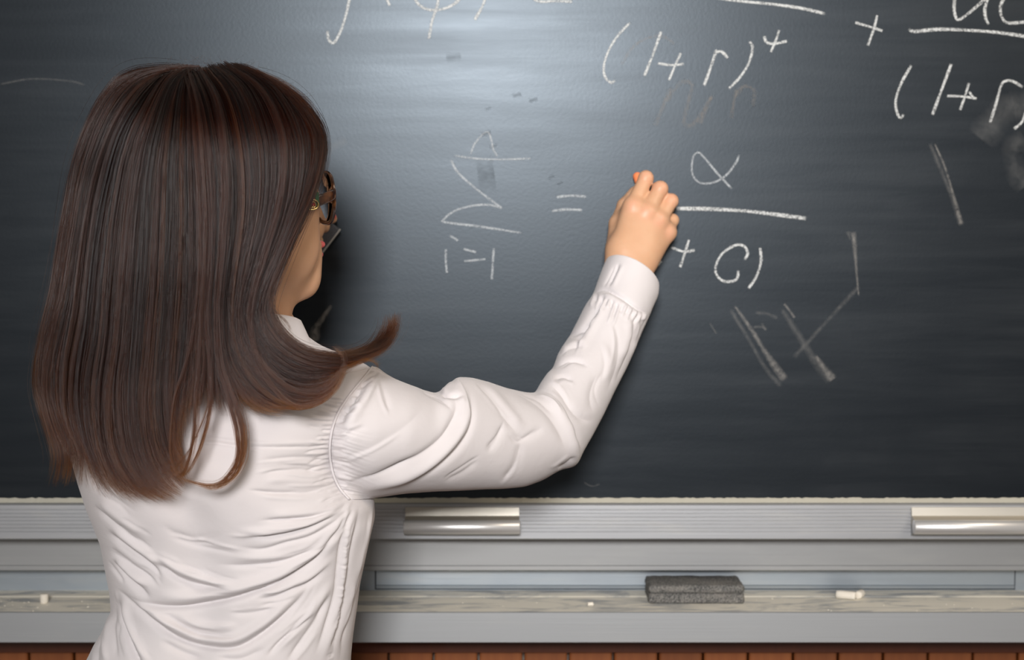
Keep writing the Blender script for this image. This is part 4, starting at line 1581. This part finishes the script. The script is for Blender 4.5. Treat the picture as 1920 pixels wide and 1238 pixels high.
for (f0, f1, mt) in ((.0620, .0575, M_green), (.0575, .0525, M_red), (.0525, .0480, M_green)):
    bm = box_bm(.0775, .0815, min(f0, f1), max(f0, f1), -.0330, -.0200, .0003, 1)
    for v in bm.verts:
        v.co = Vector(h2w(np.array(v.co)))
    bm_obj('enamel_band', bm, mt, gl)
em = bpy.data.objects.new('emblem', None)
link(em, gl)
ec = np.array([.0822, .0535, -.0315])
t_ = np.linspace(0, 2 * np.pi, 40, endpoint=False)
tube('emblem_ring', h2w(np.stack([np.full(40, ec[0]), ec[1] + .0068 * np.cos(t_), ec[2] + .0046 * np.sin(t_)], 1)), .00085, M_gold, em, 8, closed=True)
for s in (-1, 1):
    a = np.linspace(0.35 * math.pi, 1.9 * math.pi, 26)
    sx = np.cos(a) * .0026 * s + s * -.0014
    zz = np.sin(a) * .0026
    tube('emblem_loop', h2w(np.stack([np.full(26, ec[0] + .0003 * s), ec[1] + sx, ec[2] + zz * s], 1)), .0006, M_gold, em, 8)

# ------------------------------------------------------------------ hair
HLT = np.array([(105, 300, 380), (122, 232, 490), (135, 205, 520), (160, 178, 560), (200, 148, 610), (250, 124, 650), (300, 106, 670), (400, 90, 680), (500, 74, 680),
                (600, 60, 700), (700, 56, 760), (800, 80, 740), (940, 92, 700), (1000, 90, 700)], float)
DT = np.array([(100, 1.545, .135), (330, 1.545, .135), (430, 1.53, .124), (500, 1.512, .108), (600, 1.487, .082), (700, 1.468, .064), (800, 1.462, .062), (1000, 1.462, .062)])


def hair_Y(px, py):
    L = np.interp(py, HLT[:, 0], HLT[:, 1])
    R = np.interp(py, HLT[:, 0], HLT[:, 2])
    u = np.clip((px - (L + R) / 2) / ((R - L) / 2 + 1e-6), -.999, .999)
    y0 = np.interp(py, DT[:, 0], DT[:, 1])
    dd = np.interp(py, DT[:, 0], DT[:, 2])
    vv = np.clip((330 - py) / 228.0, 0, .999)
    return y0 - dd * (1 - np.abs(u) ** 2.7) ** .5 * (1 - vv ** 2.6) ** .5


def cap_sdf(p):
    q = ((p - HC.astype(np.float32)) @ HM.T.astype(np.float32)).astype(np.float32)
    d = ellip(q, (0, -.010, .014), (.080, .100, .089))
    side = ellip(q, (0, -.020, -.04), (.084, .085, .11))
    d = smin(d, side, .02)
    cutp = q[:, 1] - (.054 + .55 * np.maximum(q[:, 2] - .02, 0) - .012 * (q[:, 2] < 0))
    return np.maximum(d, cutp)


cvv, cq = surface_nets(cap_sdf, HC - np.array([.15, .15, .20]), HC + np.array([.15, .15, .15]), .005)

cpx, cpy = proj(cvv)
GX, GY = np.arange(60, 760, 6.0), np.arange(60, 720, 6.0)
CAPY = np.full((len(GY), len(GX)), 9.0)
ix = np.clip(((cpx - 60) / 6).round().astype(int), 0, len(GX) - 1)
iy = np.clip(((cpy - 60) / 6).round().astype(int), 0, len(GY) - 1)
np.minimum.at(CAPY, (iy, ix), cvv[:, 1])
for _ in range(70):                       # the hair leaves the head's surface gently
    u_, l_, r_, d_ = np.roll(CAPY, 1, 0), np.roll(CAPY, 1, 1), np.roll(CAPY, -1, 1), np.roll(CAPY, -1, 0)
    u_[0], d_[-1], l_[:, 0], r_[:, -1] = 9, 9, 9, 9
    CAPY = np.minimum.reduce([CAPY, u_ + .0006, l_ + .0022, r_ + .0022, d_ + .0030])
for _ in range(6):
    CAPY[1:-1, 1:-1] = (CAPY[1:-1, 1:-1] * 2 + CAPY[:-2, 1:-1] + CAPY[2:, 1:-1] + CAPY[1:-1, :-2] + CAPY[1:-1, 2:]) / 6


def cap_Y(px, py):
    ix = np.clip(((px - 60) / 6).round().astype(int), 0, len(GX) - 1)
    iy = np.clip(((py - 60) / 6).round().astype(int), 0, len(GY) - 1)
    c_ = CAPY[iy, ix]
    return np.where((py > 719) | (px < 61), 9.0, c_)


def smooth_rows(y, n=3):
    for _ in range(n):
        y = np.r_[y[:1], (y[:-2] + 2 * y[1:-1] + y[2:]) / 4, y[-1:]]
    return y


def G(*p):
    return catmull(np.array(p, float), 40)


LEFT = [
    G((380, 126), (306, 129), (238, 146), (192, 200), (150, 300), (126, 420), (106, 540), (82, 640), (72, 720), (92, 800), (106, 860), (96, 915)),
    G((382, 127), (312, 132), (258, 156), (208, 225), (170, 330), (148, 450), (130, 570), (108, 680), (110, 770), (140, 840), (132, 905)),
    G((372, 123), (316, 132), (274, 172), (228, 255), (198, 370), (180, 490), (168, 610), (152, 720), (158, 810), (186, 895), (216, 936)),
    G((370, 124), (322, 138), (290, 184), (252, 275), (230, 390), (218, 510), (208, 630), (194, 740), (202, 840), (236, 905), (282, 940)),
    G((368, 125), (330, 144), (304, 194), (278, 290), (264, 400), (256, 520), (246, 640), (236, 750), (248, 850), (284, 912), (332, 938)),
    G((366, 126), (340, 146), (320, 200), (304, 300), (298, 410), (292, 530), (282, 650), (274, 760), (286, 850), (318, 905), (348, 925)),
    G((364, 127), (346, 148), (336, 200), (330, 300), (330, 410), (326, 530), (318, 640), (312, 750), (320, 830), (338, 870), (350, 900)),
    G((362, 127), (356, 150), (353, 200), (356, 300), (360, 410), (358, 530), (350, 630), (342, 700), (336, 760), (332, 810), (345, 870)),
]
RIGHT = [
    G((352, 130), (370, 200), (380, 300), (386, 410), (384, 530), (378, 620), (380, 680), (372, 720), (360, 760)),
    G((360, 127), (388, 195), (406, 300), (412, 410), (406, 520), (402, 610), (408, 680), (420, 740), (432, 780)),
    G((372, 124), (410, 190), (432, 290), (438, 400), (428, 510), (420, 600), (430, 680), (462, 730), (500, 762), (550, 775)),
    G((388, 120), (435, 178), (462, 280), (466, 390), (448, 500), (438, 590), (448, 660), (490, 724), (545, 758), (600, 750), (632, 715)),
    G((405, 118), (462, 170), (496, 270), (496, 380), (472, 490), (454, 580), (466, 650), (508, 706), (560, 738), (612, 728), (642, 690)),
    G((420, 117), (488, 164), (528, 262), (526, 370), (496, 480), (470, 570), (478, 632), (518, 684), (570, 708), (620, 700), (665, 680), (700, 668)),
    G((436, 118), (514, 166), (562, 258), (558, 362), (522, 468), (486, 556), (488, 612), (524, 660), (572, 688), (625, 686), (676, 672), (716, 656), (734, 626)),
    G((450, 121), (534, 172), (588, 250), (580, 335), (540, 440), (504, 540), (496, 594), (524, 640), (566, 668), (620, 678), (682, 670), (724, 648), (741, 618), (743, 590)),
    G((458, 126), (544, 176), (600, 246), (597, 318), (570, 395), (530, 480), (503, 552), (514, 606), (552, 648), (604, 670), (672, 668), (722, 645), (743, 614), (748, 584)),
]
KP = 40
strand_p, strand_n, strand_r, strand_c = [], [], [], []
hr = np.random.default_rng(23)


def lay(path, lam, off=0.0, rad=(1.0,), keep=1.0, col=0.5, closer=0.0):
    """path (KP,2) in the photograph's frame -> world points on the hair's layered surface"""
    px, py = path[:, 0], path[:, 1]
    cxm = np.interp(py, HLT[:, 0], (HLT[:, 1] + 420) / 2)
    k = 0.05 * lam * np.clip((py - 110) / 60, 0, 1)
    px2 = px + (cxm - px) * k
    py2 = py + 10 * lam * np.clip((260 - py) / 140, 0, 1)
    Y = hair_Y(px, py) + lam * 0.033 - closer
    Y = smooth_rows(np.minimum(Y, cap_Y(px2, py2) - 0.0015 - 0.007 * max(0.0, 1.05 - lam)))
    return Pn(px2, py2, Y)


def add_lock(path, lam, nstr, spread, col, wav=1.0, r0=0.00011, closer=0.0, endvar=0.14):
    s = np.linspace(0, 1, KP)
    t = np.gradient(path, axis=0)
    t /= np.linalg.norm(t, axis=1)[:, None] + 1e-6
    nr = np.stack([-t[:, 1], t[:, 0]], 1)
    for _ in range(nstr):
        a, b = hr.normal(), hr.normal()
        prof = spread * (1.25 - .25 * s) * (1 - .55 * s ** 3)
        ph, fq = hr.uniform(0, 6.28), hr.uniform(1.2, 3.5)
        prof = prof * np.clip(.25 + s * 5, 0, 1)
        wob = np.sin(s * fq * 6.28 + ph) * 1.1 * wav * s
        fr = hr.random() < 0.05
        if fr:
            wob = wob * 4 + np.sin(s * 7 + ph) * 4 * s
        p = path + nr * (a * prof + wob)[:, None]
        end = np.clip(1 - abs(hr.normal(0, endvar)), .55, 1)
        n = KP
        src = np.linspace(hr.uniform(0, .05) ** 1.0 * (KP - 1), end * (KP - 1), n)
        i = np.clip(src.astype(int), 0, KP - 2)
        f = (src - i)[:, None]
        p = p[i] * (1 - f) + p[i + 1] * f
        q = lay(p, lam + .12 * b, closer=closer)
        q[:, 1] += 0.0016 * b * (1 - .4 * s) - 0.0032 * (1 - min(a * a / 3.0, 1.5)) * np.clip(s * 4, 0, 1)
        strand_p.append(q)
        strand_n.append(n)
        rad = r0 * (1 - 0.75 * s ** 6) * hr.uniform(.8, 1.2)
        strand_r.append(rad)
        strand_c.append(np.clip(col - .12 + hr.normal(0, .12) + .55 * src / KP * s ** 2, 0, 1.2))


def bundle(Gs, nlocks, lam_rng, nstr, spread, t_rng=None, closer=0.0):
    n = len(Gs)
    for _ in range(nlocks):
        u = hr.uniform(0, n - 1) if t_rng is None else hr.uniform(*t_rng)
        i = min(int(u), n - 2)
        f = u - i
        path = Gs[i] * (1 - f) + Gs[i + 1] * f
        s = np.linspace(0, 1, KP)[:, None]
        a, b = hr.normal(0, 1, 2), hr.normal(0, 1, 2)
        path = path + a * 3.2 * np.sin(s * 3.1 + hr.uniform(0, 3)) * s ** .6 + b * 3.6 * np.sin(s * 8 + hr.uniform(0, 6)) * s ** 1.4
        add_lock(path, hr.uniform(*lam_rng), nstr, spread * hr.uniform(.5, 1.5), np.clip(hr.normal(.36, .30), 0, 1), closer=closer + hr.uniform(-.004, .003))


bundle(LEFT, 115, (0.55, 1.1), 36, 7.5)
bundle(RIGHT, 115, (0.55, 1.1), 36, 7.5)
bundle(LEFT, 150, (0.0, 0.65), 34, 3.5)
bundle(RIGHT, 160, (0.0, 0.65), 34, 3.3)
bundle([LEFT[7], RIGHT[0]], 26, (0.0, 1.0), 34, 4.5)
bundle(RIGHT, 44, (-.1, 0.4), 34, 3.8, (5.5, 8.0))
bundle(RIGHT, 24, (-.1, 0.3), 34, 4.4, (6.9, 8.0))
# single locks: the loops hanging over the shirt and the flick resting on the shoulder
LOOPS = [
    (G((372, 124), (410, 200), (425, 330), (420, 460), (410, 580), (418, 680), (438, 740), (456, 800), (456, 860), (432, 900), (400, 916), (372, 908)), 4.6, 120),
    (G((372, 124), (408, 200), (420, 330), (414, 460), (405, 580), (410, 680), (428, 740), (444, 800), (448, 855), (428, 892), (402, 910), (350, 900), (326, 888)), 3.6, 80),
    (G((352, 130), (372, 200), (384, 330), (386, 460), (378, 580), (374, 680), (368, 740), (366, 800), (356, 860), (340, 895), (326, 890), (320, 870)), 3.8, 100),
    (G((352, 130), (376, 200), (392, 330), (396, 460), (388, 580), (394, 680), (398, 730), (390, 790), (372, 850), (350, 890), (335, 896)), 2.6, 60),
    (G((345, 134), (360, 200), (372, 330), (376, 460), (370, 580), (350, 680), (330, 740), (322, 800), (322, 860), (338, 892), (352, 880)), 3.0, 70),
    (G((352, 130), (380, 200), (400, 330), (402, 460), (394, 580), (398, 700), (388, 770), (352, 850), (322, 880), (300, 890)), 1.6, 20),
    (G((420, 117), (490, 170), (530, 262), (526, 370), (496, 480), (470, 580), (480, 660), (540, 726), (600, 738), (636, 700), (640, 664), (622, 648)), 4.6, 110),
    (G((420, 117), (490, 170), (530, 262), (526, 370), (496, 480), (470, 590), (490, 690), (548, 758), (604, 750), (638, 712), (644, 674), (630, 650)), 4.6, 100),
    (G((436, 118), (514, 166), (562, 258), (558, 362), (522, 468), (490, 556), (500, 630), (560, 676), (630, 690), (690, 672), (714, 690), (706, 694)), 2.8, 50),
    (G((458, 126), (544, 178), (598, 250), (592, 330), (562, 410), (526, 494), (504, 556), (524, 590), (540, 606), (548, 632)), 1.8, 26),
]
for pth, sp, ns in LOOPS:
    add_lock(pth, 0.0, ns, sp, .55, closer=.003, endvar=.04)
for k in range(4):
    add_lock(LEFT[0] + np.array([(-3, 0)]) * k, .3, 26, 5, .5)
# stray hairs
for k in range(170):
    Gs = LEFT if hr.random() < .45 else RIGHT
    i = int(hr.choice([0, 0, 1, len(Gs) - 1, len(Gs) - 2, hr.integers(0, len(Gs))]))
    s = np.linspace(0, 1, KP)[:, None]
    a = hr.normal(0, 1, 2)
    path = Gs[i] + a * hr.uniform(4, 20) * np.sin(s * hr.uniform(1.5, 4)) * s + hr.normal(0, 1, 2) * 4 * np.sin(s * 12 + hr.uniform(0, 6)) * s
    add_lock(path, hr.uniform(-.3, .5), 2, 1.2, .6, wav=2.5, r0=.00005, endvar=.25)
for k in range(150):                       # short flyaways along the crown
    x = hr.uniform(255, 600)
    y = np.interp(x, [255, 300, 400, 460, 520, 570, 600], [140, 121, 116, 122, 150, 190, 235])
    L = hr.uniform(8, 40)
    ang = hr.uniform(-2.6, -.3)
    tt = np.linspace(0, 1, KP)
    path = np.stack([x + L * tt * math.cos(ang) + 6 * tt ** 2 * hr.normal(), y + 4 + L * tt * math.sin(ang) * .8 + 9 * tt ** 2 * hr.random()], 1)
    add_lock(path, 0.2, 1, .1, .6, wav=.2, r0=.00005, endvar=.01)
for k in range(110):                       # wisps about the flick
    s = np.linspace(0, 1, KP)[:, None]
    g = RIGHT[int(hr.integers(5, 9))]
    path = g + np.array([hr.uniform(-8, 14), hr.uniform(-34, 12)]) * np.clip((s - .6) / .4, 0, 1) ** 1.3 + hr.normal(0, 1, 2) * 2 * s
    add_lock(path, hr.uniform(-.2, .4), 1, .8, .7, wav=1.6, r0=.00005, endvar=.2)

M_hair = bpy.data.materials.new('hair')
M_hair.use_nodes = True
nt = M_hair.node_tree
nt.nodes.remove(nt.nodes['Principled BSDF'])
hb = nt.nodes.new('ShaderNodeBsdfHairPrincipled')
hb.parametrization = 'MELANIN'
hb.inputs['Melanin Redness'].default_value = 0.85
hb.inputs['Roughness'].default_value = 0.30
hb.inputs['Radial Roughness'].default_value = 0.45
hb.inputs['Coat'].default_value = 0.0
at = nt.nodes.new('ShaderNodeAttribute')
at.attribute_name = 'shade'
mr = nt.nodes.new('ShaderNodeMapRange')
mr.inputs[3].default_value = 0.985
mr.inputs[4].default_value = 0.64
nt.links.new(at.outputs['Fac'], mr.inputs[0])
nt.links.new(mr.outputs[0], hb.inputs['Melanin'])
nt.links.new(hb.outputs[0], nt.nodes['Material Output'].inputs[0])

# solid mass of hair under the strands
M_mass = mat_plain('hair_mass', (0.022, 0.012, 0.008), 0.6)


def sheet(Gs, lam, cut=1.0):
    m = 6
    rows_ = []
    for i in range(len(Gs) - 1):
        for k in range(m):
            rows_.append(Gs[i] * (1 - k / m) + Gs[i + 1] * (k / m))
    rows_.append(Gs[-1])
    n = int(KP * cut)
    out = np.array([lay(r, lam)[:n] for r in rows_])
    return out


def slab_mesh(outer, th_):
    nv_, nu_ = outer.shape[:2]
    inner = outer.copy()
    inner[..., 1] += th_
    V = np.vstack([outer.reshape(-1, 3), inner.reshape(-1, 3)])
    Q1 = grid_quads(nv_, nu_, False)
    n0 = nv_ * nu_
    Q = [Q1, (Q1 + n0)[:, ::-1]]
    e = []
    for a, b in [(i * nu_, (i + 1) * nu_) for i in range(nv_ - 1)] + [(i * nu_ + nu_ - 1, (i + 1) * nu_ + nu_ - 1) for i in range(nv_ - 1)]:
        e.append((a, b, b + n0, a + n0))
    for a, b in [(j, j + 1) for j in range(nu_ - 1)] + [((nv_ - 1) * nu_ + j, (nv_ - 1) * nu_ + j + 1) for j in range(nu_ - 1)]:
        e.append((a, b, b + n0, a + n0))
    return V, np.vstack(Q + [np.array(e)])


v1, q1 = slab_mesh(sheet(LEFT, 1.15, .86)[3:], .012)
v2, q2 = slab_mesh(sheet(RIGHT, 1.2, .80)[:-5], .010)
V = np.vstack([cvv, v1, v2])
Q = np.vstack([cq, q1 + len(cvv), q2 + len(cvv) + len(v1)])
hair = mesh_obj('hair', V, Q, M_mass, person, True)
tag(hair, 'long dark brown hair, flicked up over the right shoulder')

hc = bpy.data.hair_curves.new('hair_strands')
hc.add_curves([int(n) for n in strand_n])
hc.attributes['position'].data.foreach_set('vector', np.vstack(strand_p).astype(np.float32).ravel())
ra = hc.attributes.get('radius') or hc.attributes.new('radius', 'FLOAT', 'POINT')
ra.data.foreach_set('value', np.concatenate(strand_r).astype(np.float32))
sa = hc.attributes.new('shade', 'FLOAT', 'POINT')
sa.data.foreach_set('value', np.concatenate(strand_c).astype(np.float32))
hc.materials.append(M_hair)
ho = link(bpy.data.objects.new('hair_strands', hc), hair)
ho['kind'] = 'stuff'
print('strands', len(strand_n))
